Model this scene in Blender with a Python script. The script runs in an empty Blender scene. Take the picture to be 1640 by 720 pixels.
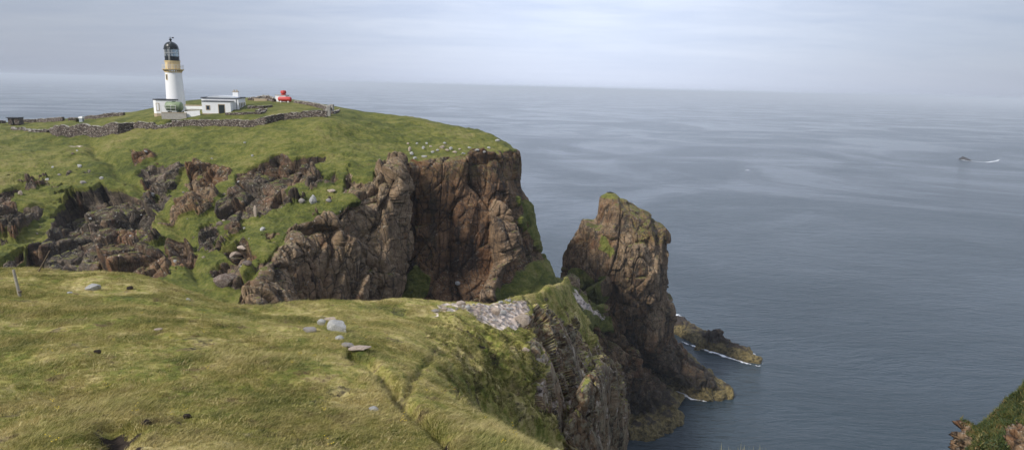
import bpy, math, random
import numpy as np
from mathutils import Vector, Matrix
from mathutils.bvhtree import BVHTree
R_ = math.radians
random.seed(7); rng = np.random.default_rng(7)
sc = bpy.context.scene
COL = sc.collection
# ------------------------------------------------------------------ camera
PITCH, ROLL, FPX, CAMZ = R_(12.46), R_(1.45), 1000.0, 110.0
Fv = np.array([0, math.cos(PITCH), -math.sin(PITCH)])
U0 = np.array([0, math.sin(PITCH), math.cos(PITCH)]); R0 = np.array([1.0, 0, 0])
Rv = R0*math.cos(ROLL)+U0*math.sin(ROLL); Uv = U0*math.cos(ROLL)-R0*math.sin(ROLL)
CAM = np.array([0, 0, CAMZ])
cd = bpy.data.cameras.new('camera'); cam = bpy.data.objects.new('camera', cd); COL.objects.link(cam)
cam.matrix_world = Matrix(((Rv[0], Uv[0], -Fv[0], 0), (Rv[1], Uv[1], -Fv[1], 0), (Rv[2], Uv[2], -Fv[2], CAMZ), (0, 0, 0, 1)))
cd.sensor_width = 36; cd.lens = 36*FPX/1640; cd.clip_start = 0.1; cd.clip_end = 200000
sc.camera = cam

def ray(px, py):
    return Fv+Rv*(px-820)/FPX-Uv*(py-360)/FPX
def P(px, py, Y):
    d = ray(px, py); return CAM+d*(Y/d[1])
def PZ(px, py, z=0.0):
    d = ray(px, py); return CAM+d*((z-CAMZ)/d[2])
def proj(V):
    q = V-CAM; dz = np.maximum(q@Fv, 0.05)
    return 820+FPX*(q@Rv)/dz, 360-FPX*(q@Uv)/dz

# ------------------------------------------------------------------ numpy noise
def _h(ix, iy, iz, s):
    n = (ix.astype(np.int64)*73856093) ^ (iy.astype(np.int64)*19349663) ^ (iz.astype(np.int64)*83492791) ^ (s*2654435761)
    n = n & 0xffffffff
    n = ((n ^ (n >> 16))*0x45d9f3b) & 0xffffffff
    n = ((n ^ (n >> 16))*0x45d9f3b) & 0xffffffff
    return ((n ^ (n >> 16)) & 0xffffff)/float(0xffffff)
def vnoise(p, s=0):
    i = np.floor(p); f = p-i; f = f*f*f*(f*(f*6-15)+10)
    r = 0
    for a in (0, 1):
        wx = f[:, 0] if a else 1-f[:, 0]
        for b in (0, 1):
            wy = f[:, 1] if b else 1-f[:, 1]
            for c in (0, 1):
                wz = f[:, 2] if c else 1-f[:, 2]
                r = r+wx*wy*wz*_h(i[:, 0]+a, i[:, 1]+b, i[:, 2]+c, s)
    return r*2-1
def fbm(p, o=4, s=0, g=.5):
    r = 0; a = 1; q = p
    for k in range(o):
        r = r+a*vnoise(q, s+k*17); q = q*2.03+13.7; a *= g
    return r
def ridged(p, o=4, s=0, g=.5):
    r = 0; a = 1; q = p
    for k in range(o):
        r = r+a*(1-2*np.abs(vnoise(q, s+k*17))); q = q*2.07+7.3; a *= g
    return r
def facet(p, s=0, tilt=1.0):
    """blocky, faceted rock: every Worley cell is a tilted plane"""
    i = np.floor(p); best = np.full(len(p), 9.0); sec = np.full(len(p), 9.0); val = np.zeros(len(p))
    for a in (-1, 0, 1):
        for b in (-1, 0, 1):
            for c in (-1, 0, 1):
                jx, jy, jz = i[:, 0]+a, i[:, 1]+b, i[:, 2]+c
                dx = p[:, 0]-(jx+_h(jx, jy, jz, s)); dy = p[:, 1]-(jy+_h(jx, jy, jz, s+1)); dz = p[:, 2]-(jz+_h(jx, jy, jz, s+2))
                d = dx*dx+dy*dy+dz*dz
                v = (_h(jx, jy, jz, s+3)-.5)+tilt*((_h(jx, jy, jz, s+4)-.5)*dx+(_h(jx, jy, jz, s+5)-.5)*dy+(_h(jx, jy, jz, s+6)-.5)*dz)
                m = d < best
                sec = np.where(m, best, np.minimum(sec, d)); val = np.where(m, v, val); best = np.where(m, d, best)
    return val, np.sqrt(sec)-np.sqrt(best)
def poly_sd(px, py, poly):
    """signed distance in the plane, inside positive"""
    poly = np.array(poly, float); n = len(poly)
    out = np.full(len(px), -60.0)
    lo = poly.min(0)-50; hi = poly.max(0)+50
    m = (px > lo[0]) & (px < hi[0]) & (py > lo[1]) & (py < hi[1])
    x = px[m]; y = py[m]; d = np.full(len(x), 1e9); ins = np.zeros(len(x), bool)
    for k in range(n):
        a = poly[k]; b = poly[(k+1) % n]; e = b-a
        t = np.clip(((x-a[0])*e[0]+(y-a[1])*e[1])/max(e@e, 1e-6), 0, 1)
        d = np.minimum(d, np.hypot(x-a[0]-t*e[0], y-a[1]-t*e[1]))
        if b[1] != a[1]:
            c = ((a[1] > y) != (b[1] > y)) & (x < (b[0]-a[0])*(y-a[1])/(b[1]-a[1])+a[0])
            ins ^= c
    out[m] = np.where(ins, d, -d); return out
def line_d(px, py, pts):
    d = np.full(len(px), 1e9); pts = np.array(pts, float)
    for a, b in zip(pts[:-1], pts[1:]):
        e = b-a; t = np.clip(((px-a[0])*e[0]+(py-a[1])*e[1])/(e@e), 0, 1)
        d = np.minimum(d, np.hypot(px-a[0]-t*e[0], py-a[1]-t*e[1]))
    return d
def ss(a, b, x):
    t = np.clip((x-a)/(b-a), 0, 1); return t*t*(3-2*t)

# ------------------------------------------------------------------ grids
def pchip(ctrl, cnt, closed=False):
    """ctrl (n, m, 3), interpolate along axis 0, cnt[i] samples in interval i"""
    C = np.asarray(ctrl, float); n = len(C)
    if closed: C = np.concatenate([C[-1:], C, C[:2]], 0)
    D = np.diff(C, axis=0); T = np.zeros_like(C)
    a, b = D[:-1], D[1:]
    with np.errstate(all='ignore'):
        if closed: t = (a+b)/2
        else:
            t = np.where(a*b > 0, 2*a*b/(a+b), 0); t = np.nan_to_num(t); t = .6*t+.4*(a+b)/2
    T[1:-1] = t; T[0] = D[0]; T[-1] = D[-1]
    out = []; off = 1 if closed else 0
    for k in range(n if closed else n-1):
        i = k+off
        u = (np.arange(cnt[k])/cnt[k])[:, None, None]
        h00 = 2*u**3-3*u**2+1; h10 = u**3-2*u**2+u; h01 = -2*u**3+3*u**2; h11 = u**3-u**2
        out.append(h00*C[i]+h10*T[i]+h01*C[i+1]+h11*T[i+1])
    if not closed: out.append(C[-1:])
    return np.concatenate(out, 0)
def counts(C, total, axis_len, lo=5):
    w = axis_len.copy(); w = w/w.sum()*total
    return np.maximum(lo, w).astype(int)
def dense(table, nr, nc, closed=False, wr=None, wc=None):
    C = np.array(table, float)
    Lr = np.linalg.norm(np.diff(C, axis=0), axis=2).mean(1) if wr is None else np.array(wr, float)
    Cc = np.concatenate([C, C[:, :1]], 1) if closed else C
    Lc = np.linalg.norm(np.diff(Cc, axis=1), axis=2).mean(0) if wc is None else np.array(wc, float)
    G = pchip(C, counts(C, nr, Lr))
    G = pchip(G.transpose(1, 0, 2), counts(C, nc, Lc), closed).transpose(1, 0, 2)
    return G
def normals(G, closed=False):
    gu = np.gradient(G, axis=0)
    gv = (np.roll(G, -1, 1)-np.roll(G, 1, 1)) if closed else np.gradient(G, axis=1)
    n = np.cross(gu, gv); l = np.linalg.norm(n, axis=2, keepdims=True); return n/np.maximum(l, 1e-9)
def grid_mesh(name, G, mat, attrs=None, closed=False, flip=False, smooth=True):
    h, w = G.shape[:2]; idx = np.arange(h*w).reshape(h, w)
    if closed: idx = np.concatenate([idx, idx[:, :1]], 1)
    q = np.stack([idx[:-1, :-1], idx[:-1, 1:], idx[1:, 1:], idx[1:, :-1]], -1).reshape(-1, 4)
    if flip: q = q[:, ::-1]
    me = bpy.data.meshes.new(name)
    me.vertices.add(h*w); me.vertices.foreach_set('co', G.reshape(-1).astype(np.float32))
    me.loops.add(len(q)*4); me.loops.foreach_set('vertex_index', q.reshape(-1).astype(np.int32))
    me.polygons.add(len(q)); me.polygons.foreach_set('loop_start', np.arange(0, len(q)*4, 4, dtype=np.int32))
    me.polygons.foreach_set('loop_total', np.full(len(q), 4, np.int32))
    me.polygons.foreach_set('use_smooth', np.full(len(q), smooth, bool))
    me.update(calc_edges=True)
    for k, v in (attrs or {}).items():
        a = me.attributes.new(k, 'FLOAT', 'POINT'); a.data.foreach_set('value', np.asarray(v, np.float32).reshape(-1))
    me.materials.append(mat)
    o = bpy.data.objects.new(name, me); COL.objects.link(o); return o
def bvh_of(G):
    h, w = G.shape[:2]; s = 1
    V = G.reshape(-1, 3); idx = np.arange(h*w).reshape(h, w)
    q = np.stack([idx[:-1, :-1], idx[:-1, 1:], idx[1:, 1:], idx[1:, :-1]], -1).reshape(-1, 4)
    return BVHTree.FromPolygons(V.tolist(), q.tolist())

# ------------------------------------------------------------------ node helper
class NT:
    def __init__(s, name):
        s.m = bpy.data.materials.new(name); s.m.use_nodes = True; s.t = s.m.node_tree; s.t.nodes.clear()
        s.out = s.t.nodes.new('ShaderNodeOutputMaterial')
    def n(s, typ, ins=None, **kw):
        nd = s.t.nodes.new('ShaderNode'+typ)
        for k, v in kw.items(): setattr(nd, k, v)
        for k, v in (ins or {}).items():
            if hasattr(v, 'is_linked') or hasattr(v, 'links'): s.t.links.new(v, nd.inputs[k])
            else: nd.inputs[k].default_value = v
        return nd
    def math(s, op, a, b=0.0, c=None, clamp=False):
        d = {0: a, 1: b}
        if c is not None: d[2] = c
        return s.n('Math', d, operation=op, use_clamp=clamp).outputs[0]
    def mix(s, f, a, b, mode='MIX'):
        nd = s.t.nodes.new('ShaderNodeMix'); nd.data_type = 'RGBA'; nd.blend_type = mode
        for k, v in ((0, f), (6, a), (7, b)):
            if hasattr(v, 'links'): s.t.links.new(v, nd.inputs[k])
            else: nd.inputs[k].default_value = (tuple(v)+(1,) if (k > 0 and len(v) == 3) else v)
        return nd.outputs[2]
    def pos(s, scale=(1, 1, 1), rot=(0, 0, 0), vec=None):
        v = vec if vec is not None else s.n('NewGeometry').outputs['Position']
        return s.n('Mapping', {0: v, 2: rot, 3: scale}).outputs[0]
    def noise(s, vec, scale, detail=4, rough=.55, dist=0.0):
        return s.n('TexNoise', {'Vector': vec, 'Scale': scale, 'Detail': detail, 'Roughness': rough, 'Distortion': dist}).outputs[0]
    def vor(s, vec, scale, feature='F1', out=0, rnd=1.0):
        return s.n('TexVoronoi', {'Vector': vec, 'Scale': scale, 'Randomness': rnd}, feature=feature).outputs[out]
    def ramp(s, f, stops, interp='LINEAR'):
        nd = s.n('ValToRGB', {0: f}); r = nd.color_ramp; r.interpolation = interp
        while len(r.elements) < len(stops): r.elements.new(.5)
        for e, (p, c) in zip(r.elements, stops):
            e.position = p; e.color = (c, c, c, 1) if isinstance(c, (int, float)) else tuple(c)+(1,)
        return nd.outputs[0]
    def rng(s, v, a, b, c=0.0, d=1.0, smooth=False):
        return s.n('MapRange', {0: v, 1: a, 2: b, 3: c, 4: d}, interpolation_type='SMOOTHSTEP' if smooth else 'LINEAR').outputs[0]
    def attr(s, name): return s.n('Attribute', attribute_name=name).outputs['Fac']
    def bump(s, h, st, dist, nrm=None):
        d = {'Height': h, 'Strength': st, 'Distance': dist}
        if nrm is not None: d['Normal'] = nrm
        return s.n('Bump', d).outputs[0]
    def finish(s, col, rough=.9, normal=None, spec=.3, **kw):
        d = {'Base Color': col if hasattr(col, 'links') else tuple(col)+(1,), 'Roughness': rough, 'Specular IOR Level': spec}
        if normal is not None: d['Normal'] = normal
        d.update(kw)
        b = s.n('BsdfPrincipled', d); s.t.links.new(b.outputs[0], s.out.inputs[0]); return s.m

# colours ------------------------------------------------------------
def grass_color(t, near):
    """meadow colour from world position: green, yellow green, straw and brown patches"""
    p = t.pos((1, 1, 1))
    if near:
        n1 = t.noise(t.pos((1, .75, 1), (0, 0, .5)), .55, 5, .65); n2 = t.noise(p, 2.6, 5, .7); n3 = t.noise(t.pos((1, .35, 1), (0, 0, -.9)), 9, 3, .6)
        f = t.math('ADD', t.math('MULTIPLY', n1, .62), t.math('ADD', t.math('MULTIPLY', n2, .38), t.math('MULTIPLY', n3, .12)))
        f = t.math('SUBTRACT', f, .045)
        c = t.ramp(f, [(.37, (.072, .096, .018)), (.45, (.172, .188, .036)), (.51, (.30, .275, .074)), (.57, (.43, .36, .14)), (.65, (.55, .455, .22))])
        br = t.rng(t.noise(p, 1.3, 5, .75), .56, .66)
        return t.mix(br, c, (.13, .085, .045))
    n1 = t.noise(p, .06, 5, .65); n2 = t.noise(t.pos((.6, 1, 1.8), (0, 0, .3)), .42, 6, .75); n3 = t.noise(p, 2.4, 3, .8)
    f = t.math('ADD', t.math('MULTIPLY', n1, .35), t.math('ADD', t.math('MULTIPLY', n2, .42), t.math('MULTIPLY', n3, .25)))
    c = t.ramp(f, [(.38, (.032, .043, .009)), (.455, (.072, .086, .016)), (.515, (.122, .132, .025)), (.57, (.185, .175, .046)), (.64, (.25, .205, .09))])
    br = t.rng(t.noise(t.pos((1, 1, 2.2)), .6, 7, .8), .56, .66)
    return t.mix(t.math('MULTIPLY', br, .6), c, (.085, .06, .028))

def rock_color(t, k=1.0):
    """weathered gneiss: tone attribute 0 grey brown, 1 red brown, 2 charcoal; stains, veins, lichen"""
    tone = t.attr('tone')
    w = t.n('NewGeometry').outputs['Position']
    wob = t.n('TexNoise', {'Vector': w, 'Scale': .12*k, 'Detail': 3}).outputs[1]
    wv = t.n('VectorMath', {0: w, 1: t.n('VectorMath', {0: wob, 3: 2.6/k}, operation='SCALE').outputs[0]}, operation='ADD').outputs[0]
    strata = t.noise(t.pos((.35, .35, 1.7), (.5, .35, .3), wv), .55*k, 6, .7)
    blotch = t.noise(w, .16*k, 5, .6)
    fine = t.noise(w, 1.7*k, 6, .75)
    f = t.math('ADD', t.math('MULTIPLY', strata, .42), t.math('ADD', t.math('MULTIPLY', blotch, .40), t.math('MULTIPLY', fine, .22)))
    grey = t.ramp(f, [(.36, (.040, .029, .020)), (.45, (.14, .095, .058)), (.53, (.235, .165, .100)), (.61, (.33, .245, .160)), (.71, (.47, .39, .29))])
    red = t.ramp(f, [(.38, (.018, .011, .007)), (.46, (.065, .035, .017)), (.54, (.135, .070, .030)), (.62, (.205, .112, .052)), (.73, (.30, .19, .105))])
    dark = t.ramp(f, [(.39, (.013, .011, .009)), (.48, (.048, .038, .030)), (.56, (.105, .080, .060)), (.63, (.20, .155, .115)), (.72, (.34, .29, .25))])
    c = t.mix(t.rng(tone, 0, 1), grey, red); c = t.mix(t.rng(tone, 1, 2), c, dark)
    # rust and water stains running down
    st = t.noise(t.pos((1, 1, .06), (0, 0, 0), w), .38*k, 5, .65)
    c = t.mix(t.math('MULTIPLY', t.rng(st, .52, .62), .8), c, (.022, .017, .015))
    ru = t.noise(t.pos((1, 1, .3), (0, 0, 0), w), .22*k, 4, .6)
    c = t.mix(t.math('MULTIPLY', t.rng(ru, .56, .68), .5), c, (.19, .085, .035))
    # cracks
    cr = t.vor(t.pos((1, 1, .45), (.3, .5, 0), wv), .42*k, 'DISTANCE_TO_EDGE')
    cr2 = t.vor(t.pos((.7, 1, .8), (.8, .2, .4), wv), 1.5*k, 'DISTANCE_TO_EDGE')
    cm = t.math('MULTIPLY', t.rng(cr, 0, .045), t.rng(cr2, 0, .06, .35, 1.0))
    c = t.mix(t.math('MULTIPLY', t.math('SUBTRACT', 1.0, cm), .85), c, (.016, .013, .012))
    # lichen on faces that look up
    nz = t.n('SeparateXYZ', {0: t.n('NewGeometry').outputs['Normal']}).outputs[2]
    li = t.math('MULTIPLY', t.rng(t.noise(w, 2.4*k, 5, .8), .56, .64), t.rng(nz, .05, .75))
    c = t.mix(t.math('MULTIPLY', li, .75), c, (.40, .38, .31))
    h = t.math('ADD', t.math('MULTIPLY', strata, 1.2), t.math('ADD', t.math('MULTIPLY', fine, .8), t.math('MULTIPLY', t.rng(cr, 0, .06), .5)))
    h = t.math('ADD', h, t.math('MULTIPLY', t.rng(cr2, 0, .07), .25))
    return c, h

def terrain_mat(name, k=1.0, near=False, shore=False):
    t = NT(name)
    rc, rh = rock_color(t, k)
    w = t.n('NewGeometry').outputs['Position']; z = t.n('SeparateXYZ', {0: w}).outputs[2]
    if shore:
        zz = t.math('ADD', z, t.math('MULTIPLY', t.math('SUBTRACT', t.noise(w, .22, 4), .5), 7.0))
        rc = t.mix(t.math('MULTIPLY', t.rng(zz, 13, 7), .85), rc, t.mix(t.noise(w, .9, 4), (.010, .009, .009), (.034, .028, .024)))
        ye = t.mix(t.rng(t.noise(w, .9, 6, .8), .38, .62), (.022, .018, .010), (.23, .18, .075))
        rc = t.mix(t.rng(zz, 4.6, 3.4), rc, ye)
        gu = t.rng(t.noise(w, .9, 3, .8), .69, .73)   # bird droppings on the ledges
        rc = t.mix(t.math('MULTIPLY', t.math('MULTIPLY', gu, t.rng(z, 14, 24)), t.rng(z, 52, 34)), rc, (.55, .53, .50))
    gc = grass_color(t, near)
    g = t.attr('grass')
    gn = t.math('ADD', g, t.math('MULTIPLY', t.math('SUBTRACT', t.noise(w, 1.1*k if not near else 3.5, 6, .75), .5), .9))
    gm = t.rng(gn, .44, .56)
    li = t.math('MULTIPLY', t.attr('lichen'), t.rng(t.noise(w, .8*k, 5, .75), .47, .60))
    rc = t.mix(t.math('MULTIPLY', li, .8), rc, t.mix(t.noise(w, .5*k, 3), (.22, .21, .12), (.40, .37, .27)) if near else t.mix(t.noise(w, .5*k, 3), (.12, .12, .03), (.27, .20, .06)))
    sc_ = t.attr('scree')
    sv = t.vor(w, 2.2 if near else 1.1, 'F1', 1)
    scol = t.mix(t.n('SeparateColor', {0: sv}).outputs[0], (.24, .185, .15), (.62, .53, .45))
    c = t.mix(gm, rc, gc)
    sm = t.rng(t.math('ADD', sc_, t.math('MULTIPLY', t.math('SUBTRACT', t.noise(w, 1.5, 5, .7), .5), .9)), .42, .55)
    c = t.mix(sm, c, scol)
    so = t.rng(t.math('ADD', t.attr('soil'), t.math('MULTIPLY', t.math('SUBTRACT', t.noise(w, 4, 5, .7), .5), .7)), .4, .6)
    c = t.mix(so, c, t.mix(t.noise(w, 9, 4), (.014, .010, .008), (.05, .035, .025)))
    gh = t.noise(w, 6.0 if near else 1.3, 6, .75)
    sh = t.vor(w, 2.2 if near else 1.1)
    h1 = t.bump(rh, .6, .35/k)
    h2 = t.bump(gh, .6, .25 if near else 1.5)
    h3 = t.bump(sh, .8, .3)
    nm = t.n('Mix', {0: gm}, data_type='VECTOR'); t.t.links.new(h1, nm.inputs[4]); t.t.links.new(h2, nm.inputs[5])
    nm2 = t.n('Mix', {0: sm}, data_type='VECTOR'); t.t.links.new(nm.outputs[1], nm2.inputs[4]); t.t.links.new(h3, nm2.inputs[5])
    return t.finish(c, t.rng(gm, 0, 1, .82, .95), nm2.outputs[1], .25)

M_head = terrain_mat('headland_ground', 1.0)
M_stack = terrain_mat('stack_rock', 1.0, shore=True)
M_near = terrain_mat('near_ground', 2.2, near=True)

# ------------------------------------------------------------------ rock displacement
def rock_disp(V, a=1.0, sc=1.0, seed=0, vert=.55):
    """a = amplitude in metres of the biggest blocks, sc = size"""
    rot = np.array(Matrix.Rotation(.45, 3, 'X') @ Matrix.Rotation(.35, 3, 'Z'))
    wob = np.stack([vnoise(V/(9*sc), seed+91), vnoise(V/(9*sc), seed+92), vnoise(V/(9*sc), seed+93)], 1)*.45*sc
    Q = (V+wob)@rot.T
    Q = Q*np.array([1, 1, vert])
    f1, e1 = facet(Q/(11.0*sc), seed+1, 3.0); f2, e2 = facet(Q/(4.6*sc)+5, seed+21, 2.8); f3, e3 = facet(Q*np.array([1, 1, 1.4])/(1.9*sc)+9, seed+41, 2.4)
    d = 3.0*f1-1.3*np.exp(-e1*26)+1.45*f2-.7*np.exp(-e2*22)+.5*f3-.16*np.exp(-e3*14)
    d = d+.6*fbm(V/(16*sc), 2, seed+77)-.3
    c1 = vnoise((V+wob)*np.array([.17, .17, .025])/sc, seed+97); c2 = vnoise((V+wob)*np.array([.45, .45, .08])/sc, seed+98)
    d = d-1.2*np.exp(-np.abs(c1)*30)-.3*np.exp(-np.abs(c2)*22)
    S = V@np.array(Matrix.Rotation(1.05, 3, 'Y') @ Matrix.Rotation(.7, 3, 'Z')).T
    d = d+.35*np.clip(.2+vnoise(V/(11*sc), seed+88), 0, 1)*ridged(S*np.array([.09, .25, .7])/sc, 3, seed+83, .55)
    return a*d

# ------------------------------------------------------------------ HEADLAND
B = [(-200,198,240),(0,196,235),(110,190,225),(210,181,215),(320,160,212),(430,157,210),(535,171,188),(600,181,178),(640,188,172),(660,191,170),(705,199,168),(755,209,167),(790,220,165),(808,229,164),(800,227,171),(740,214,190)]
B2_ = [(-200,203,205),(0,203,203),(110,199,195),(215,190,178),(320,184,166),(430,176,168),(530,179,166),(600,193,166),(640,199,163),(657,201,163),(704,207,162),(756,214,162),(792,223,162),(811,231,163),(804,228,170),(740,216,192)]
C_ = [(-200,208,190),(0,210,185),(110,216,172),(215,206,165),(320,200,158),(430,198,152),(525,190,152),(600,205,155),(638,210,155),(655,212,155),(702,215,156),(757,220,158),(795,226,159),(815,232,162),(808,232,170),(740,218,195)]
D_ = [(-200,245,155),(0,245,152),(110,245,152),(220,238,148),(320,232,143),(430,225,140),(525,220,140),(600,230,142),(636,235,142),(650,238,142),(700,235,144),(758,235,147),(800,234,152),(821,237,158),(813,240,170),(740,225,200)]
E_ = [(-200,290,130),(0,290,130),(110,290,131),(235,275,132),(325,270,130),(430,258,130),(520,255,130),(605,262,128),(638,264,127),(650,268,130),(700,262,133),(760,256,137),(803,246,144),(827,244,153),(818,250,170),(740,240,205)]
F_ = [(-200,330,115),(0,335,116),(115,325,122),(245,320,120),(325,320,116),(430,310,115),(520,305,116),(597,290,118),(634,285,119),(648,290,129),(700,290,131),(762,290,135),(805,290,139),(830,290,152),(822,290,172),(740,290,208)]
G_ = [(-200,380,102),(0,385,102),(110,380,106),(240,385,104),(325,375,103),(430,370,100),(500,370,103),(580,330,112),(630,340,115),(645,340,128),(700,340,130),(763,340,133),(808,340,136),(845,335,150),(835,335,175),(740,340,210)]
H_ = [(-200,430,92),(0,435,92),(110,435,93),(250,440,90),(330,435,90),(415,440,88),(480,440,97),(575,430,108),(628,430,112),(642,430,126),(700,430,128),(763,430,130),(812,420,133),(868,408,148),(860,410,178),(740,420,212)]
I_ = [(-200,480,80),(0,490,78),(110,500,78),(260,520,76),(340,520,76),(405,520,78),(470,520,92),(570,520,104),(625,520,108),(640,520,122),(700,520,124),(763,520,124),(818,510,124),(893,470,140),(870,480,180),(740,480,212)]
rows = [[P(*q) for q in r] for r in (B, B2_, C_, D_, E_, F_, G_, H_, I_)]
A1 = [p+np.array([0, 22, -9]) for p in rows[0]]; A0 = [np.array([p[0]*1.1, p[1]+60, -3.]) for p in rows[0]]
J, K = [], []
for i, p in enumerate(rows[-1]):
    if i < 6: J.append(np.array([p[0], 62, 76.])); K.append(np.array([p[0]+6, 50, 73.]))
    else: J.append(np.array([p[0]+2, p[1]-3, 38.])); K.append(np.array([p[0]+4, p[1]-5, -3.]))
tab = [A0, A1]+rows+[J, K]
G = dense(tab, 620, 1050, wr=[10, 14, 34, 26, 46, 62, 82, 90, 90, 80, 30, 20], wc=[40, 110, 110, 105, 105, 95, 75, 40, 16, 55, 62, 45, 30, 30, 20])
N = normals(G); 
hN = N[G.shape[0]//2, G.shape[1]//2]
if hN[1] > 0: N = -N
V = G.reshape(-1, 3); Nn = N.reshape(-1, 3)
px, py = proj(V)
wx = px+7*vnoise(V/5., 3)+4*vnoise(V/2., 4)+9*vnoise(V/12., 14); wy = py+5*vnoise(V/5., 5)+4*vnoise(V/2., 6)+6*vnoise(V/12., 15)
ROCKS = [  # polygon, tone, lift in metres
 ([(85,345),(113,309),(153,303),(161,291),(189,297),(225,317),(258,349),(250,369),(225,385),(181,397),(177,417),(161,450),(85,450),(24,430),(52,393),(76,381)], 1.75, -2.4),
 ([(165,428),(181,393),(225,401),(274,417),(282,437),(225,455)], 1.3, 1.5),
 ([(223,276),(242,264),(298,260),(298,276),(278,300),(266,313),(241,304)], 2.0, -1.8),
 ([(274,341),(302,293),(346,301),(350,317),(318,333),(282,357)], .2, 1.0),
 ([(302,268),(375,272),(362,288),(334,300),(306,293)], .9, -.6),
 ([(346,325),(370,305),(382,277),(422,268),(451,256),(517,252),(505,275),(463,296),(459,325),(426,348),(380,352),(350,335)], 1.5, -1.0),
 ([(330,361),(350,351),(358,373),(342,393),(322,401)], 1.9, -.5),
 ([(338,438),(358,417),(379,425),(403,417),(407,442),(374,458)], 1.6, 1.4),
 ([(356,405),(395,377),(403,397),(415,409),(379,425)], 1.2, 1.0),
 ([(-60,341),(72,329),(60,349),(24,373),(-60,390)], 1.5, 1.3),
 ([(-60,436),(40,400),(20,430),(0,450),(-60,460)], 1.5, 1.),
 ([(268,395),(300,380),(320,415),(300,428),(270,420)], 1.0, .9),
 ([(488,283),(513,271),(517,283),(497,304)], 1.8, .8),
 ([(517,283),(538,273),(532,289),(520,292)], 1.8, .6),
 ([(551,300),(559,269),(568,275),(562,302)], .0, .7),
 ([(215,245),(262,248),(258,258),(222,262)], 1.2, .6),
 ([(20,300),(60,296),(58,303),(22,306)], 1.2, .5),
 ([(392,467),(417,433),(451,400),(463,375),(505,367),(547,346),(580,321),(567,310),(567,283),(597,283),(622,266),(641,262),(643,420),(641,700),(300,700),(380,500)], .15, 1.2),
 ([(641,266),(660,262),(700,259),(760,252),(800,244),(815,240),(835,238),(880,330),(910,440),(960,560),(900,700),(641,700)], 1.12, .0),
]
rock = np.full(len(V), -60.); tone = np.zeros(len(V)); lift = np.zeros(len(V)); best = np.full(len(V), -60.)
for poly, tn, lf in ROCKS:
    sd = poly_sd(wx, wy, poly); m = sd > best; best = np.where(m, sd, best); tone = np.where(m, tn, tone)
    rock = np.maximum(rock, sd); lift = lift+np.where(m, lf*ss(-2, 5, sd)-lift*ss(-2, 5, sd), 0)
for poly, am in [([(645,440),(665,425),(682,440),(684,470),(672,490),(645,490)], 1), ([(795,452),(845,425),(868,408),(900,440),(930,560),(800,560)], .8), ([(838,310),(852,325),(872,400),(858,405),(842,365)], .9),
                 ([(415,345),(440,330),(470,300),(490,300),(480,340),(440,365)], 1), ([(385,440),(410,420),(412,450),(395,470)], .6)]:
    sd = poly_sd(wx, wy, poly); rock = np.where(sd > -2, np.minimum(rock, -sd*am+6*vnoise(V/3.5, 33)), rock)
scat = fbm(V/3.6, 5, 51, .6); below = ss(245, 290, py)*ss(640, 560, px)
rock = np.maximum(rock, (scat-.70)*16*below-1.0*(1-below)*20)     # scattered small outcrops on the steep ground
rk = ss(-3.5, 3.5, rock)
# pinnacle and prows standing proud of the wall
pin = poly_sd(px+2.5*vnoise(V/3., 71), py, [(787,340),(796,319),(806,332),(812,362),(816,400),(806,430),(800,470),(800,560),(750,560),(775,490),(790,420),(784,380)])
lift2 = 4.5*ss(-3, 4, pin)
tone = tone+(.45*fbm(V/7., 2, 61)+.25)*(px < 560)
tone = np.where(pin > -2, .35, tone)
prow = poly_sd(px, py, [(812,262),(822,256),(836,300),(848,350),(846,400),(830,420),(822,380),(814,320)]); tone = np.where(prow > 0, .75, tone)
gul = line_d(px+10*vnoise(V/9., 8)+4*vnoise(V/3., 28), py+5*vnoise(V/4., 18), [(148,236), (170,252), (205,285), (250,325), (285,365), (300,400), (318,440)])
lift3 = -1.5*np.exp(-(gul/11)**2)
stair = np.abs(vnoise(V/np.array([16., 16., 5.]), 23))
gr = .9*fbm(V/16., 3, 9)+.35*fbm(V/3.6, 3, 10)-.5*np.exp(-(stair*9)**2)*ss(250, 300, py)
plate = ss(160, 215, py)          # keep the plateau with the buildings calm
gr = gr+.16*fbm(V/1.3, 3, 66)+.10*ridged(V*np.array([.5, .5, 1.3]), 3, 67)*ss(230, 270, py)
d = (1-rk)*gr*np.clip(plate, .12, 1)+rk*(rock_disp(V, 1.0, 1.0, 100, .42)*(.75-.30*ss(655, 675, px)*(pin < 0)))+lift+lift2+lift3
edge = ss(8, 0, gul)
G2 = (V+Nn*d[:, None]).reshape(G.shape)
N2 = normals(G2); nz = np.abs(N2.reshape(-1, 3)[:, 2])
gfac = np.clip(1-rk+.35*(nz-.75)*rk*2, 0, 1)
gfac = np.where((rk > .5) & (nz > .86), .5, gfac)
gfac = np.where(gul < 5, gfac*.75, gfac)
lich = np.where(px > 700, ss(240, 262, py)*ss(300, 262, py)*.4+.3*ss(800, 850, px), .15*np.ones(len(V)))
pale = np.zeros(len(V))
for q in ([(108,235),(122,233),(135,234),(128,237),(112,237)], [(45,211),(56,211),(60,214),(52,215)]): pale = np.maximum(pale, ss(-.6, .8, poly_sd(px, py, q)))
pale = np.maximum(pale, .55*ss(-4, 2, poly_sd(wx, wy, [(283,243),(300,250),(330,250),(325,255),(290,252)]))*0)
headland = grid_mesh('headland', G2, M_head, {'grass': gfac, 'tone': tone, 'lichen': lich, 'scree': pale, 'soil': .38*ss(3.5, 0, gul)}, flip=False)
headland['kind'] = 'structure'
BV = {'head': bvh_of(G2)}

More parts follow.
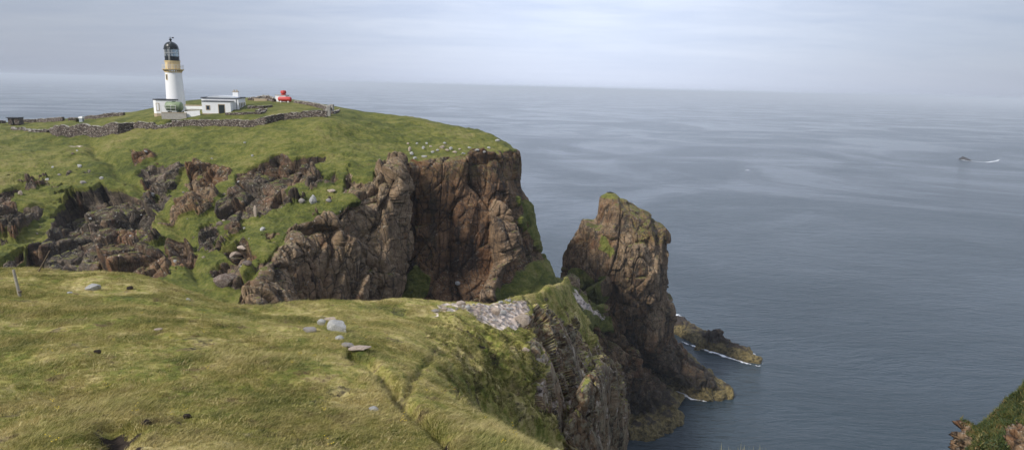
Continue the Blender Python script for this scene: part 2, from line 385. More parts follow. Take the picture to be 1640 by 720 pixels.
# ------------------------------------------------------------------ NEAR GROUND with its cliff
def W(x, y, z): return np.array([x, y, CAMZ+z])
xs0 = [-25, -14, -8, -4, -1, .6, 1.2, 1.8]; zs0 = [-.5, -.6, -.8, -1, -1.2, -1.4, -1.8, -3]
r0 = [W(x, -8, z) for x, z in zip(xs0, zs0)]
r1 = [W(x, 2.5, z) for x, z in zip([-14, -6.5, -4, -2.4, -1, .0, .35, .8], [-2.9]*6+[-3.1, -4.6])]
tabn = [r0, r1]
for r in ([(-300,860,5),(0,860,5),(200,850,5),(400,850,5),(560,850,5.1),(720,850,5.3),(868,850,5.6),(905,920,6)],
          [(-300,745,7),(0,735,7),(200,730,7),(400,730,7.2),(560,728,7.4),(720,724,7.8),(880,722,8.5),(925,760,9)],
          [(-300,640,10),(0,640,10),(200,640,10),(400,642,10),(560,645,10.3),(700,640,11),(800,672,12),(850,730,12.8)],
          [(-300,560,14.5),(0,560,14),(200,562,14),(400,568,14),(560,575,14.5),(670,588,15.5),(742,635,18),(785,720,19)],
          [(-300,500,19.5),(0,500,19),(200,505,19),(400,520,19.5),(560,525,20.5),(655,540,22),(735,572,24),(795,640,26),(845,730,27)],
          [(-300,450,25.5),(0,458,25),(200,470,25),(390,503,26),(560,502,28),(680,512,30),(780,540,31.5),(865,600,33),(900,690,34)],
          [(-300,425,31),(0,429,31),(215,440,31.5),(388,488,33),(560,485,35),(680,488,37),(800,482,40),(880,525,42),(925,610,43)]):
    tabn.append([P(*q) for q in r])
tabn.append([W(-44, 38, -16), W(-31, 38, -16.5), W(-23, 37, -17), W(-15, 38, -19), W(-9, 40, -24), W(-5.3, 41, -26), P(848,471,46), P(900,494,50), P(940,570,52)])
tabn.append([W(-50, 48, -27), W(-36, 48, -28), W(-27, 48, -30), W(-18, 48, -34), W(-10, 46, -70), W(-3, 48, -60), P(882,471,57), P(922,492,59), P(956,570,61)])
tabn.append([W(-55, 54, -36), W(-40, 54, -36), W(-30, 54, -40), W(-20, 52, -60), W(-8, 48, -113), W(2, 56, -90), P(902,492,66), P(930,520,67), P(966,590,68)])
tabn.append([W(-55, 56, -50), W(-40, 56, -60), W(-30, 56, -80), W(-20, 54, -113), W(-6, 50, -114), W(6, 62, -113), W(8, 70, -60), W(10, 72, -62), W(12, 73, -72)])
for r in tabn:
    b = r[-1]
    if len(r) < 9: r.append(b+np.array([1.0, .3, -5.0]))
    b = r[8]; q = np.array([b[0]+1.8, b[1]+1.0, b[2]-max((b[2])*.28, 3)])
    r.append(q); r.append(np.array([b[0]+5, b[1]+2, -4.]))
for k, (pxy) in {7: (953, 690, 36), 8: (962, 690, 44.5), 9: (982, 650, 53), 10: (998, 668, 62.5), 11: (1004, 690, 70)}.items():
    tabn[k][9] = P(*pxy)
for k in (8, 9, 10, 11): tabn[k][10] = np.array([tabn[k][9][0]+1.5, tabn[k][9][1]+1.0, -4.])
Gn = dense(tabn, 640, 900, wr=[4, 10, 20, 90, 90, 75, 60, 50, 25, 25, 12, 5], wc=[30, 110, 110, 95, 80, 75, 90, 80, 45, 12])
Nn3 = normals(Gn)
if Nn3[200, 200][2] < 0: Nn3 = -Nn3
V = Gn.reshape(-1, 3); Nf = Nn3.reshape(-1, 3); px, py = proj(V); nz = Nf[:, 2]
wx = px+22*vnoise(V/1.4, 3)+10*vnoise(V/.6, 4); wy = py+18*vnoise(V/1.4, 5)+8*vnoise(V/.6, 6)
infront = V[:, 1] > 4
CL = [(905,735),(888,690),(862,630),(868,575),(850,530),(840,512),(868,498),(905,505),(925,520),(955,560),(1100,560),(1100,1200),(905,1200)]
sd = np.where(infront, poly_sd(wx, wy, CL), -40); sd = np.where(py > 760, np.where(nz < .5, 20, -20), sd); sd = np.where((V[:, 1] > 40) & (px < 740), 10*(.6-nz)*4, sd)
sd = np.maximum(sd, (fbm(V/1.6, 4, 88)-.35)*26-60*(1-ss(-50, 0, sd)))
steep = poly_sd(wx, wy, [(690,505),(760,520),(850,520),(880,600),(900,700),(745,632),(700,560)])
rkn = ss(-6, 6, sd)
rim = ss(-3, 5, poly_sd(px, py, [(925,468),(935,500),(960,540),(950,560),(915,505),(890,478)]))
scr = ss(-3, 7, poly_sd(wx*.5+px*.5, wy*.5+py*.5, [(690,492),(735,486),(790,478),(846,474),(850,488),(838,520),(800,522),(765,512),(740,498),(690,497)]))
scr = np.maximum(scr, .42*ss(-4, 8, sd)*(fbm(V/1.1, 3, 5) > .25))
grv = line_d(px+6*vnoise(V/.8, 7), py, [(560,566), (590,578), (618,603), (640,628), (672,655), (712,692), (722,705)])
gr2 = line_d(px+8*vnoise(V/.8, 7), py, [(640,628), (700,560), (715,590), (740,630)])
hole = np.hypot((px-182)/44, (py-692)/34)
hole2 = np.hypot((px-715)/16, (py-690)/10)
soil = np.maximum.reduce([(.8*ss(1.3, .4, hole+.6*vnoise(V/.16, 9)+.4*vnoise(V/.4, 19))), .7*ss(1.1, .4, hole2), .5*ss(11, 2, grv)*(py < 660), .45*ss(12, 3, gr2+5*vnoise(V/.3, 3))])
soil = np.maximum(soil, .5*ss(.62, .9, fbm(V/1.2, 4, 301))*infront)
heather = ss(-8, 14, steep)
soil = np.maximum(soil, heather*ss(.1, .7, fbm(V/.7, 3, 303))*.55)
gd = -.10+.17*fbm(V/3.6, 3, 31)+.05*fbm(V/.8, 3, 32)+.02*ridged(V/.3, 2, 35)+.22*heather*ridged(V/1.1, 3, 36)
gd = gd-.42*ss(14, 0, grv)-.22*ss(1.2, .2, hole)-.15*ss(1.2, .2, hole2)-.14*ss(12, 0, gr2)
calm = np.clip((V[:, 1]-1)/5, .3, 1)
rd = rock_disp(V, .30, .30, 300, .4)
d = (1-rkn)*gd*calm+rkn*np.minimum(rd, .25)*(.12+.88*ss(9, 24, V[:, 1]))-.06*rkn*ss(24, 9, V[:, 1])
G3 = (V+Nf*d[:, None]).reshape(Gn.shape); N3 = normals(G3); nz3 = np.abs(N3.reshape(-1, 3)[:, 2])
gfac = np.where((rkn > .5) & (nz3+.25*fbm(V/1.5, 3, 404) > .78), .56, 1-rkn); gfac = np.maximum(gfac, .8*rim)
tn = .1+.5*ss(-.3, .6, fbm(V/5, 2, 44))
near = grid_mesh('near_ground', G3, M_near, {'grass': gfac, 'tone': tn, 'lichen': .7*rkn, 'scree': scr, 'soil': soil})
near['kind'] = 'structure'
BV['near'] = bvh_of(G3)
NEAR = (G3, gfac, scr, soil, rkn, heather, N3)

# ------------------------------------------------------------------ SADDLE / RIB
crest = [P(870,450,150), P(893,447,165), P(915,456,172), P(940,476,180), P(965,498,186), P(992,524,192), P(1018,565,196), P(1038,608,197.5), P(1066,640,198), P(1084,655,197)]
foot = [PZ(780,760), PZ(800,760), PZ(850,750), PZ(880,740), PZ(920,720), PZ(965,697), PZ(1008,688), PZ(1036,692), PZ(1070,676), PZ(1086,663)]
mid = []; mid2 = []
for i, (c, f) in enumerate(zip(crest, foot)):
    h = c[2]
    mid.append(c+(f-c)*np.array([.30, .30, .30+.04*(i > 3)])); mid2.append(c+(f-c)*np.array([.72, .72, .78]))
mid[0] = P(860,500,120); mid[1] = P(885,500,130); mid[2] = P(915,500,145); mid[3] = P(945,520,160)
back = [PZ(840,500), PZ(870,495)]+[np.array([c[0]+6, c[1]+18, c[2]*.5]) for c in crest[2:5]]+[np.array([c[0]+7, c[1]+14, c[2]*.55-1]) for c in crest[5:]]
back2 = [np.array([b[0]+5, b[1]+12, -3.]) for b in back]; foot2 = [f+np.array([0, -1.5, -4.]) for f in foot]
Gr = dense([back2, back, crest, mid, mid2, foot, foot2], 330, 420, wr=[10, 30, 70, 70, 90, 12])
Nr = normals(Gr)
c0 = Nr[Gr.shape[0]//2, Gr.shape[1]//2]
if c0[1] > 0: Nr = -Nr
V = Gr.reshape(-1, 3); Nf = Nr.reshape(-1, 3); px, py = proj(V)
wx = px+6*vnoise(V/6., 3); wy = py+6*vnoise(V/5., 5)
gpoly = poly_sd(wx, wy, [(820,440),(897,446),(935,472),(965,495),(985,520),(990,535),(960,525),(945,530),(930,560),(820,620)])
rkr = ss(5, -5, gpoly)
scr_r = .8*ss(-1, 4, poly_sd(wx*.5+px*.5, wy*.5+py*.5, [(897,452),(912,458),(935,480),(960,498),(975,512),(965,512),(935,495),(910,478)]))
d = rkr*rock_disp(V, 1.0, .8, 500, .5)*ss(-4, 10, V[:, 2])+(1-rkr)*.5*fbm(V/4, 3, 4)
G4 = (V+Nf*d[:, None]).reshape(Gr.shape); nz4 = np.abs(normals(G4).reshape(-1, 3)[:, 2])
gf = np.where((rkr > .5) & (nz4 > .8) & (V[:, 2] > 22), .6, 1-rkr)
saddle = grid_mesh('rock_saddle', G4, M_stack, {'grass': gf, 'tone': .55+.5*fbm(V/9, 2, 6)+.9*ss(40, 14, V[:, 2]), 'lichen': np.full(len(V), .2), 'scree': scr_r, 'soil': np.zeros(len(V))})
saddle['kind'] = 'structure'

# ------------------------------------------------------------------ SEA STACK
rings = [
 [(972,308,214),(974,309,213),(978,309,213),(982,309,214),(984,309,215),(978,307,216)],
 [(963,316,214),(975,319,210),(990,321,208),(993,318,211),(996,315,215),(985,314,221)],
 [(960,332,214),(973,335,207),(998,338,204),(1013,337,209),(1021,333,215),(995,330,225)],
 [(955,352,214),(973,355,205),(1006,357,202),(1038,357,208),(1054,352,215),(1010,348,228)],
 [(934,368,213),(965,374,202),(1016,376,199),(1055,373,206),(1067,368,214),(1000,368,231)],
 [(909,400,212),(957,405,200),(1030,408,196),(1060,404,204),(1067,398,213),(990,400,235)],
 [(900,440,210),(953,446,198),(1036,450,195),(1060,444,203),(1065,438,213),(990,440,237)],
 [(900,480,210),(958,488,199),(1034,490,197),(1056,486,205),(1064,480,215),(992,480,239)],
 [(912,510,211),(968,520,203),(1030,524,201),(1058,520,208),(1072,512,219),(1000,510,241)],
 [(965,540,216),(1002,548,209),(1038,552,206),(1064,550,211),(1082,545,221),(1020,540,243)],
 [(1022,570,236),(1040,578,224),(1064,586,211),(1086,585,212),(1104,578,218),(1060,555,247)],
 [(1028,578,243),(1050,592,232),(1085,610,213),(1120,611,211),(1140,604,216),(1072,560,250)]]
tabs = [[P(*q) for q in r] for r in rings]
tabs.append([PZ(1033,585), PZ(1062,608), PZ(1106,634), PZ(1144,636), PZ(1167,628), PZ(1092,560)])
tabs.append([p+np.array([0, 0, -5.]) for p in tabs[-1]])
Gs = dense(tabs, 430, 560, closed=True, wr=[9, 17, 20, 20, 34, 40, 42, 34, 34, 34, 24, 24, 5], wc=[60, 80, 50, 30, 40, 40])
Ns = normals(Gs, True)
cen = Gs.mean(1, keepdims=True)
if ((Gs-cen)*Ns).sum() < 0: Ns = -Ns
V = Gs.reshape(-1, 3); Nf = Ns.reshape(-1, 3); px, py = proj(V)
d = rock_disp(V, .72, .8, 700, .36)*(.45+.55*ss(335, 420, py))*np.clip((V[:, 2]+3)/8, 0, 1)*ss(0, 12, (np.arange(Gs.shape[0])[:, None]*np.ones(Gs.shape[1])).reshape(-1))
# sub peak on the shoulder and the sea cave
d = d+3.5*np.exp(-((px-944)/9)**2-((py-370)/12)**2)
d = d-5*np.exp(-((px-986)/8)**2-((py-478)/13)**2)*(Nf[:, 1] < 0)
G5 = (V+Nf*d[:, None]).reshape(Gs.shape); nz5 = np.abs(normals(G5, True).reshape(-1, 3)[:, 2])
wx = px+6*vnoise(V/5., 3)+4*vnoise(V/2., 13); wy = py+6*vnoise(V/5., 5)+4*vnoise(V/2., 15)
gs = np.maximum.reduce([ss(-3, 5, poly_sd(wx, wy, q)) for q in ([(962,306),(1000,306),(1010,318),(985,322),(964,318)], [(958,372),(968,375),(985,400),(978,412),(960,395)], [(900,430),(925,425),(950,445),(975,480),(960,500),(930,480),(900,460)], [(955,440),(968,445),(965,470),(955,465)])])
gf = np.maximum(gs*.9, np.where((nz5 > .82) & (V[:, 2] > 30), .55, 0))
lich = .95*ss(-6, 6, poly_sd(wx, wy, [(985,310),(1012,316),(1066,350),(1064,385),(1040,395),(1020,380),(1008,350)]))
tn = .45+.5*fbm(V/10, 2, 6)+1.1*lich+.9*ss(34, 16, V[:, 2])
stack = grid_mesh('sea_stack', G5, M_stack, {'grass': gf, 'tone': tn, 'lichen': np.clip(lich+.15, 0, 1), 'scree': np.zeros(len(V)), 'soil': np.zeros(len(V))}, closed=True)
stack['kind'] = 'structure'

# ------------------------------------------------------------------ BLUFF at the lower right
tb = [[(1662,612,31),(1664,606,30),(1672,600,28),(1760,560,27),(1950,540,27)],
      [(1622,642,32),(1618,636,30),(1640,636,27),(1720,640,25),(1950,620,24)],
      [(1588,682,32),(1582,676,30),(1606,684,26),(1690,700,23),(1950,700,22)],
      [(1550,728,32),(1540,722,30),(1565,742,26),(1660,760,22),(1950,760,21)]]
tb = [[P(q[0]+9, q[1]+2, q[2]) for q in r] for r in tb]
tb = [[p+np.array([2, 3, -12.]) for p in tb[0]]]+tb+[[p+np.array([.5, -1, -12.]) for p in tb[-1]], [np.array([p[0]+2, p[1]-2, -4.]) for p in tb[-1]]]
Gb = dense(tb, 220, 220, wr=[10, 60, 60, 60, 30, 10], wc=[20, 60, 60, 20])
Nb = normals(Gb)
if Nb[100, 100][1] > 0: Nb = -Nb
V = Gb.reshape(-1, 3); Nf = Nb.reshape(-1, 3); px, py = proj(V)
wx = px+7*vnoise(V/1.2, 3); wy = py+7*vnoise(V/1.2, 5)
rb = ss(-3, 4, np.maximum(poly_sd(wx, wy, [(1500,730),(1562,684),(1568,705),(1572,800),(1500,800)]), poly_sd(wx, wy, [(1622,692),(1660,688),(1660,760),(1618,740)])))
d = rb*rock_disp(V, .22, .25, 900)+(1-rb)*(.3*fbm(V/1.2, 4, 3))
G6 = (V+Nf*d[:, None]).reshape(Gb.shape)
bluff = grid_mesh('cliff_bluff', G6, M_near, {'grass': 1-rb, 'tone': .3+.3*rb, 'lichen': .2*rb, 'scree': 0*rb, 'soil': (1-rb)*.36})
bluff['kind'] = 'structure'; BV['bluff'] = bvh_of(G6)

def cast(px, py, which=('near', 'head')):
    d = Vector(ray(px, py)).normalized(); best = None
    for w in which:
        h = BV[w].ray_cast(Vector(CAM), d)
        if h[0] is not None and (best is None or h[3] < best[2]): best = (h[0], h[1], h[3])
    return best
def down(x, y, which='head'):
    h = BV[which].ray_cast(Vector((x, y, 300)), Vector((0, 0, -1))); return h[0].z if h[0] else None

# ------------------------------------------------------------------ SEA
t = NT('sea_water')
w = t.n('NewGeometry').outputs['Position']
big = t.noise(t.pos((1, 1.1, 1), (0, 0, .5)), .0030, 6, .62, 1.2)
band = t.noise(t.pos((.35, 1.5, 1), (0, 0, .25)), .010, 4, .6, .4)
wsh = t.n('TexNoise', {'Vector': t.pos((1, 1, 1)), 'Scale': .006, 'Detail': 2}).outputs[1]
wv = t.n('VectorMath', {0: w, 1: t.n('VectorMath', {0: wsh, 3: 60.0}, operation='SCALE').outputs[0]}, operation='ADD').outputs[0]
r1_ = t.noise(t.pos((.35, 1.25, 1), (0, 0, .42), wv), .42, 4, .6, .3)
r2_ = t.noise(t.pos((.5, 1.3, 1), (0, 0, -.25), wv), .11, 4, .55, .3)
r3_ = t.noise(t.pos((.6, 1.2, 1), (0, 0, .1), wv), 1.5, 3, .6)
amp = t.rng(t.math('ADD', t.math('MULTIPLY', big, .85), t.math('MULTIPLY', band, .15)), .42, .58, .35, 1.3)
hh = t.math('ADD', t.math('MULTIPLY', r1_, 1.15), t.math('ADD', t.math('MULTIPLY', r2_, 1.6), t.math('MULTIPLY', r3_, .26)))
hh = t.math('MULTIPLY', hh, amp)
nb = t.bump(hh, .78, 1.0)
cap = t.math('MULTIPLY', t.rng(t.noise(t.pos((.5, 1.4, 1), (0, 0, .3)), .085, 2, .5), .815, .83), t.rng(r1_, .5, .6))
wc = t.mix(cap, (.028, .044, .055), (.7, .75, .8))
wm = t.finish(wc, t.rng(amp, .4, 1.3, .10, .22), nb, .5, IOR=1.333)
def polar(name, r_list, seg, z, mat):
    vs = [(0, 0, z)]; fs = []
    for r in r_list:
        for k in range(seg): vs.append((r*math.cos(2*math.pi*k/seg), r*math.sin(2*math.pi*k/seg), z))
    for k in range(seg): fs.append((0, 1+k, 1+(k+1) % seg))
    for j in range(len(r_list)-1):
        a = 1+j*seg; b = a+seg
        for k in range(seg): fs.append((a+k, b+k, b+(k+1) % seg, a+(k+1) % seg))
    me = bpy.data.meshes.new(name); me.from_pydata(vs, [], fs); me.materials.append(mat)
    o = bpy.data.objects.new(name, me); COL.objects.link(o); return o
sea = polar('sea', [50, 150, 400, 1000, 2500, 6000, 15000, 35000, 62000], 128, 0.0, wm); sea['kind'] = 'structure'

# ------------------------------------------------------------------ helpers for things
def tag(o, label, cat, group=None, kind=None):
    o['label'] = label; o['category'] = cat
    if group: o['group'] = group
    if kind: o['kind'] = kind
    return o
def empty(name, loc, rz=0.0):
    o = bpy.data.objects.new(name, None); COL.objects.link(o); o.location = loc; o.rotation_euler = (0, 0, rz); o.empty_display_size = .5; return o
class MB:
    def __init__(s): s.v = []; s.f = []
    def add(s, vs, fs):
        b = len(s.v); s.v += [tuple(v) for v in vs]; s.f += [tuple(b+i for i in f) for f in fs]; return s
    def box(s, x0, x1, y0, y1, z0, z1):
        return s.add([(x0,y0,z0),(x1,y0,z0),(x1,y1,z0),(x0,y1,z0),(x0,y0,z1),(x1,y0,z1),(x1,y1,z1),(x0,y1,z1)],
                     [(3,2,1,0),(4,5,6,7),(0,1,5,4),(1,2,6,5),(2,3,7,6),(3,0,4,7)])
    def lathe(s, prof, seg=32, ax=None, cx=0, cy=0):
        vs = []; fs = []
        for r, z in prof:
            for k in range(seg):
                a = 2*math.pi*k/seg; vs.append((cx+r*math.cos(a), cy+r*math.sin(a), z))
        for j in range(len(prof)-1):
            for k in range(seg):
                a = j*seg+k; b = j*seg+(k+1) % seg; fs.append((a, b, b+seg, a+seg))
        fs.append(tuple(range(seg-1, -1, -1))); n = (len(prof)-1)*seg; fs.append(tuple(range(n, n+seg)))
        return s.add(vs, fs)
    def tube(s, pts, r, seg=6):
        pts = [Vector(p) for p in pts]; vs = []; fs = []
        for i, p in enumerate(pts):
            d = (pts[min(i+1, len(pts)-1)]-pts[max(i-1, 0)]).normalized()
            u = d.orthogonal().normalized() if abs(d.z) > .9 else d.cross(Vector((0, 0, 1))).normalized(); v = d.cross(u)
            rr = r[i] if isinstance(r, (list, tuple)) else r
            for k in range(seg):
                a = 2*math.pi*k/seg; vs.append(p+u*math.cos(a)*rr+v*math.sin(a)*rr)
        for i in range(len(pts)-1):
            for k in range(seg):
                a = i*seg+k; b = i*seg+(k+1) % seg; fs.append((a, b, b+seg, a+seg))
        fs.append(tuple(range(seg-1, -1, -1))); n = (len(pts)-1)*seg; fs.append(tuple(range(n, n+seg)))
        return s.add(vs, fs)
    def build(s, name, mat, parent=None, smooth=False, bevel=0):
        me = bpy.data.meshes.new(name); me.from_pydata(s.v, [], s.f); me.materials.append(mat)
        if smooth:
            me.polygons.foreach_set('use_smooth', [True]*len(me.polygons)); me.set_sharp_from_angle(angle=R_(40))
        o = bpy.data.objects.new(name, me); COL.objects.link(o)
        if parent: o.parent = parent
        if bevel:
            b = o.modifiers.new('b', 'BEVEL'); b.width = bevel; b.segments = 2; b.limit_method = 'ANGLE'
        return o
def simple(name, col, rough=.6, var=.12, scale=1.5, metal=0.0, streak=0.0):
    t = NT(name); w = t.n('NewGeometry').outputs['Position']
    n = t.noise(w, scale, 6, .7); c2 = tuple(x*(1-var*2.2) for x in col)
    c = t.mix(t.rng(n, .35, .7), tuple(min(1, x*(1+var*.4)) for x in col), c2)
    if streak:
        s_ = t.rng(t.noise(t.pos((1, 1, .12)), 1.8, 5, .7), .55, .72)
        c = t.mix(t.math('MULTIPLY', s_, streak), c, tuple(x*.55 for x in col[:2])+(col[2]*.42,))
    return t.finish(c, rough, t.bump(n, .25, .02), .4, Metallic=metal)
M_white = simple('limewashed_wall', (.86, .86, .85), .75, .03, .8, 0, .12)
M_tan = simple('ochre_paint', (.68, .53, .28), .6, .05, 1.2, 0, .2)
M_stone_t = simple('buff_trim', (.46, .36, .24), .8, .1, 2)
M_black = simple('black_paint', (.018, .022, .022), .35, .1, 2)
M_roof = simple('roof_felt', (.055, .06, .07), .8, .15, .7)
M_roofl = simple('pale_roof_lining', (.50, .53, .56), .6, .08, .5)
M_red = simple('red_paint', (.50, .045, .035), .5, .1, 2, 0, .15)
M_tank = simple('pale_green_tank_paint', (.20, .26, .14), .5, .15, 1.0, 0, .4)
M_tankd = simple('dark_green_paint', (.04, .065, .05), .5, .15, 1.0)
M_door = simple('dark_green_door', (.02, .03, .028), .4, .1, 2)
M_pipe = simple('white_pipe_paint', (.7, .7, .68), .4, .04, 2)
M_conc = simple('concrete', (.36, .34, .30), .9, .12, 1.5, 0, .2)
M_wood = simple('weathered_wood', (.17, .13, .09), .85, .2, 9)
M_woodl = simple('grey_weathered_wood', (.34, .31, .26), .85, .2, 9)
M_cab = simple('grey_cabinet_paint', (.30, .33, .37), .5, .06, 2)
t = NT('window_glass'); M_glass = t.finish((.02, .03, .04), .06, None, .6)
t = NT('lantern_glass'); gl = t.n('BsdfGlossy', {0: (.75, .85, .9, 1), 1: .03}); tr = t.n('BsdfTransparent', {0: (.60, .68, .72, 1)})
mx = t.n('MixShader', {0: .22}); t.t.links.new(tr.outputs[0], mx.inputs[1]); t.t.links.new(gl.outputs[0], mx.inputs[2]); t.t.links.new(mx.outputs[0], t.out.inputs[0]); M_lant = t.m

def ground(px, py, Y=None):
    """headland ground point under an image position"""
    h = cast(px, py, ('head',)); return np.array(h[0])
# ------------------------------------------------------------------ LIGHTHOUSE
def at_xy(px, Y, z_py=None):
    """world x,y of a column px at distance Y, with the headland height there"""
    q = P(px, 180, Y); z = down(q[0], q[1]); return q[0], q[1], z
lx, ly, lz = P(283.5, 181, 176)

def zat(px, py): return P(px, py, 176)[2]-lz
H = {k: zat(px_, py_) for k, px_, py_ in (('gal', 276.5, 111), ('och', 274.5, 97.5), ('mur', 273.8, 90.5), ('glz', 273, 79), ('dom', 271.5, 66.5), ('fin', 270.5, 62))}
LH = empty('lighthouse', (lx, ly, lz), 0)
tag(LH, 'tall white round lighthouse tower with ochre gallery band and black domed lantern', 'lighthouse')
rb_, rt_ = 2.42, 2.08
tw = MB(); prof = [(rb_+.12, -2.5), (rb_+.12, .5)]
for k in range(13):
    f = k/12; prof.append((rb_+(rt_-rb_)*f, .5+(H['gal']-.9-.5)*f))
tw.lathe(prof, 64).build('tower', M_white, LH, True)
gb = MB(); gb.lathe([(rt_+.003, H['gal']-.9), (rt_+.12, H['gal']-.85), (rt_+.12, H['gal']-.65), (rt_+.02, H['gal']-.6)], 64)
for k in range(24):
    a = 2*math.pi*k/24; c, s_ = math.cos(a), math.sin(a); w_ = .10
    vs = []
    for (rr, zz) in ((rt_, H['gal']-.62), (rt_+.18, H['gal']-.55), (rt_+.5, H['gal']-.16), (rt_, H['gal']-.16)):
        for q in (-w_, w_): vs.append((c*rr-s_*q, s_*rr+c*q, zz))
    gb.add(vs, [(0, 1, 3, 2), (2, 3, 5, 4), (4, 5, 7, 6), (0, 2, 4, 6), (1, 7, 5, 3), (0, 6, 7, 1)])
gb.build('corbel_band', M_tan, LH)
MB().lathe([(rt_-.1, H['gal']-.155), (rt_+.62, H['gal']-.155), (rt_+.66, H['gal']-.05), (rt_+.66, H['gal']+.02), (rt_-.1, H['gal']+.02)], 64).build('gallery', M_tan, LH, True)
rl = MB(); rr = rt_+.56; ns = 20
for k in range(ns):
    a = 2*math.pi*k/ns; rl.tube([(rr*math.cos(a), rr*math.sin(a), H['gal']+.02), (rr*math.cos(a), rr*math.sin(a), H['gal']+1.15)], .035)
for hz in (.4, .78, 1.15): rl.tube([(rr*math.cos(2*math.pi*k/40), rr*math.sin(2*math.pi*k/40), H['gal']+hz) for k in range(41)], .03, 5)
rl.build('railing', M_pipe, LH)
dr = 1.86
MB().lathe([(dr, H['gal']+.02), (dr, H['och']-.35), (dr+.1, H['och']-.3), (dr+.1, H['och'])], 48).build('lantern_base', M_tan, LH, True)
dd = MB(); dd.box(-.35, .35, -dr-.05, -dr+.2, H['gal']+.03, H['gal']+1.9); dd.build('gallery_door', M_stone_t, LH)
lr = 1.80
MB().lathe([(lr+.16, H['och']+.003), (lr+.16, H['och']+.12), (lr, H['och']+.14), (lr, H['mur']-.08), (lr+.08, H['mur']-.06), (lr+.08, H['mur'])], 48).build('lantern_wall', M_black, LH, True)
g = MB(); g.lathe([(lr-.06, H['mur']+.002), (lr-.06, H['glz'])], 24); g.build('lantern_glazing', M_lant, LH)
fb = MB(); n_ = 12; dz_ = H['glz']-H['mur']
for k in range(n_):
    a0 = 2*math.pi*k/n_; a1 = 2*math.pi*(k+1)/n_
    fb.tube([(lr*math.cos(a0), lr*math.sin(a0), H['mur']), (lr*math.cos(a1), lr*math.sin(a1), H['glz'])], .012, 4)
    fb.tube([(lr*math.cos(a1), lr*math.sin(a1), H['mur']), (lr*math.cos(a0), lr*math.sin(a0), H['glz'])], .012, 4)
    fb.tube([(lr*math.cos(a0), lr*math.sin(a0), H['mur']), (lr*math.cos(a0), lr*math.sin(a0), H['glz'])], .035, 4)
for hz in (.5,): fb.tube([((lr+.02)*math.cos(2*math.pi*k/36), (lr+.02)*math.sin(2*math.pi*k/36), H['mur']+dz_*hz) for k in range(37)], .03, 4)
fb.build('glazing_bars', M_pipe, LH)
cu = MB(); cu.lathe([(lr-.12, H['mur']+.01), (lr-.12, H['glz']-.01)], 24)     # blackened landward half of the lantern
cv = [(x, y, z) for x, y, z in cu.v]
half = MB(); seg = 12
for k in range(seg+1):
    a = R_(203)+R_(88)*k/seg
    half.v += [((lr-.12)*math.cos(a), (lr-.12)*math.sin(a), H['mur']+.01), ((lr-.12)*math.cos(a), (lr-.12)*math.sin(a), H['glz']-.01), ((lr-.17)*math.cos(a), (lr-.17)*math.sin(a), H['mur']+.01), ((lr-.17)*math.cos(a), (lr-.17)*math.sin(a), H['glz']-.01)]
for k in range(seg):
    b = 4*k; half.f += [(b, b+4, b+5, b+1), (b+2, b+3, b+7, b+6), (b+1, b+5, b+7, b+3), (b, b+2, b+6, b+4)]
half.build('blind_panel', M_black, LH)
MB().lathe([(.15, H['mur']-.5), (.55, H['mur']-.3), (.62, H['mur']+.5*dz_), (.5, H['glz']-.25), (.15, H['glz']-.1)], 16).build('lens', M_lant, LH, True)
dm = []; hd = H['dom']-H['glz']-.25
for k in range(13):
    a = k/12*math.pi/2; dm.append(((lr+.02)*math.cos(a)+.001, H['glz']+.22+hd*math.sin(a)))
MB().lathe([(lr-.1, H['glz']), (lr+.16, H['glz']), (lr+.16, H['glz']+.12), (lr+.02, H['glz']+.2)]+dm[1:-1]+[(.28, H['dom']-.02)], 48).build('dome', M_black, LH, True)
fi = MB(); fi.lathe([(.26, H['dom']-.05), (.2, H['dom']+.25), (.34, H['dom']+.32), (.36, H['dom']+.55), (.2, H['dom']+.72), (.05, H['dom']+.8)], 16)
fi.build('ventilator', M_black, LH, True)
va = MB(); va.tube([(0, 0, H['dom']+.75), (0, 0, H['dom']+1.3)], .035); va.box(-.35, .95, -.02, .02, H['dom']+.88, H['dom']+.98); va.box(.45, .95, -.021, .021, H['dom']+.80, H['dom']+1.12)
va.build('weathervane', M_black, LH)
ld = MB()
for q in (-.16, .16): ld.tube([(.25+q, -lr-.2, H['och']+.1), (.25+q, -lr-.12, H['glz']), (.25+q, -1.3, H['glz']+1.45), (.2+q, -.5, H['dom'])], .03, 4)
for k in range(9): ld.tube([(.09, -lr-.19, H['och']+.3+k*.33), (.41, -lr-.19, H['och']+.3+k*.33)], .022, 4)
ld.build('ladder', M_pipe, LH)
wn = MB(); a = math.atan2(-1, -.05)-R_(22); rw = rt_+.08
def onwall(a, half, r, z0, z1, th=.12):
    vs = []
    for q in (-half, half):
        for r_ in (r, r-th):
            for z_ in (z0, z1): vs.append((r_*math.cos(a)-q*math.sin(a), r_*math.sin(a)+q*math.cos(a), z_))
    return vs
BXF = [(0, 1, 3, 2), (4, 6, 7, 5), (0, 4, 5, 1), (2, 3, 7, 6), (1, 5, 7, 3), (0, 2, 6, 4)]
wn.add(onwall(a, .30, rw+.05, H['gal']-2.9, H['gal']-1.35, .3), BXF); wf = wn.build('window', M_tan, LH)
MB().add(onwall(a, .17, rw+.07, H['gal']-2.7, H['gal']-1.5, .2), BXF).build('pane', M_glass, wf)
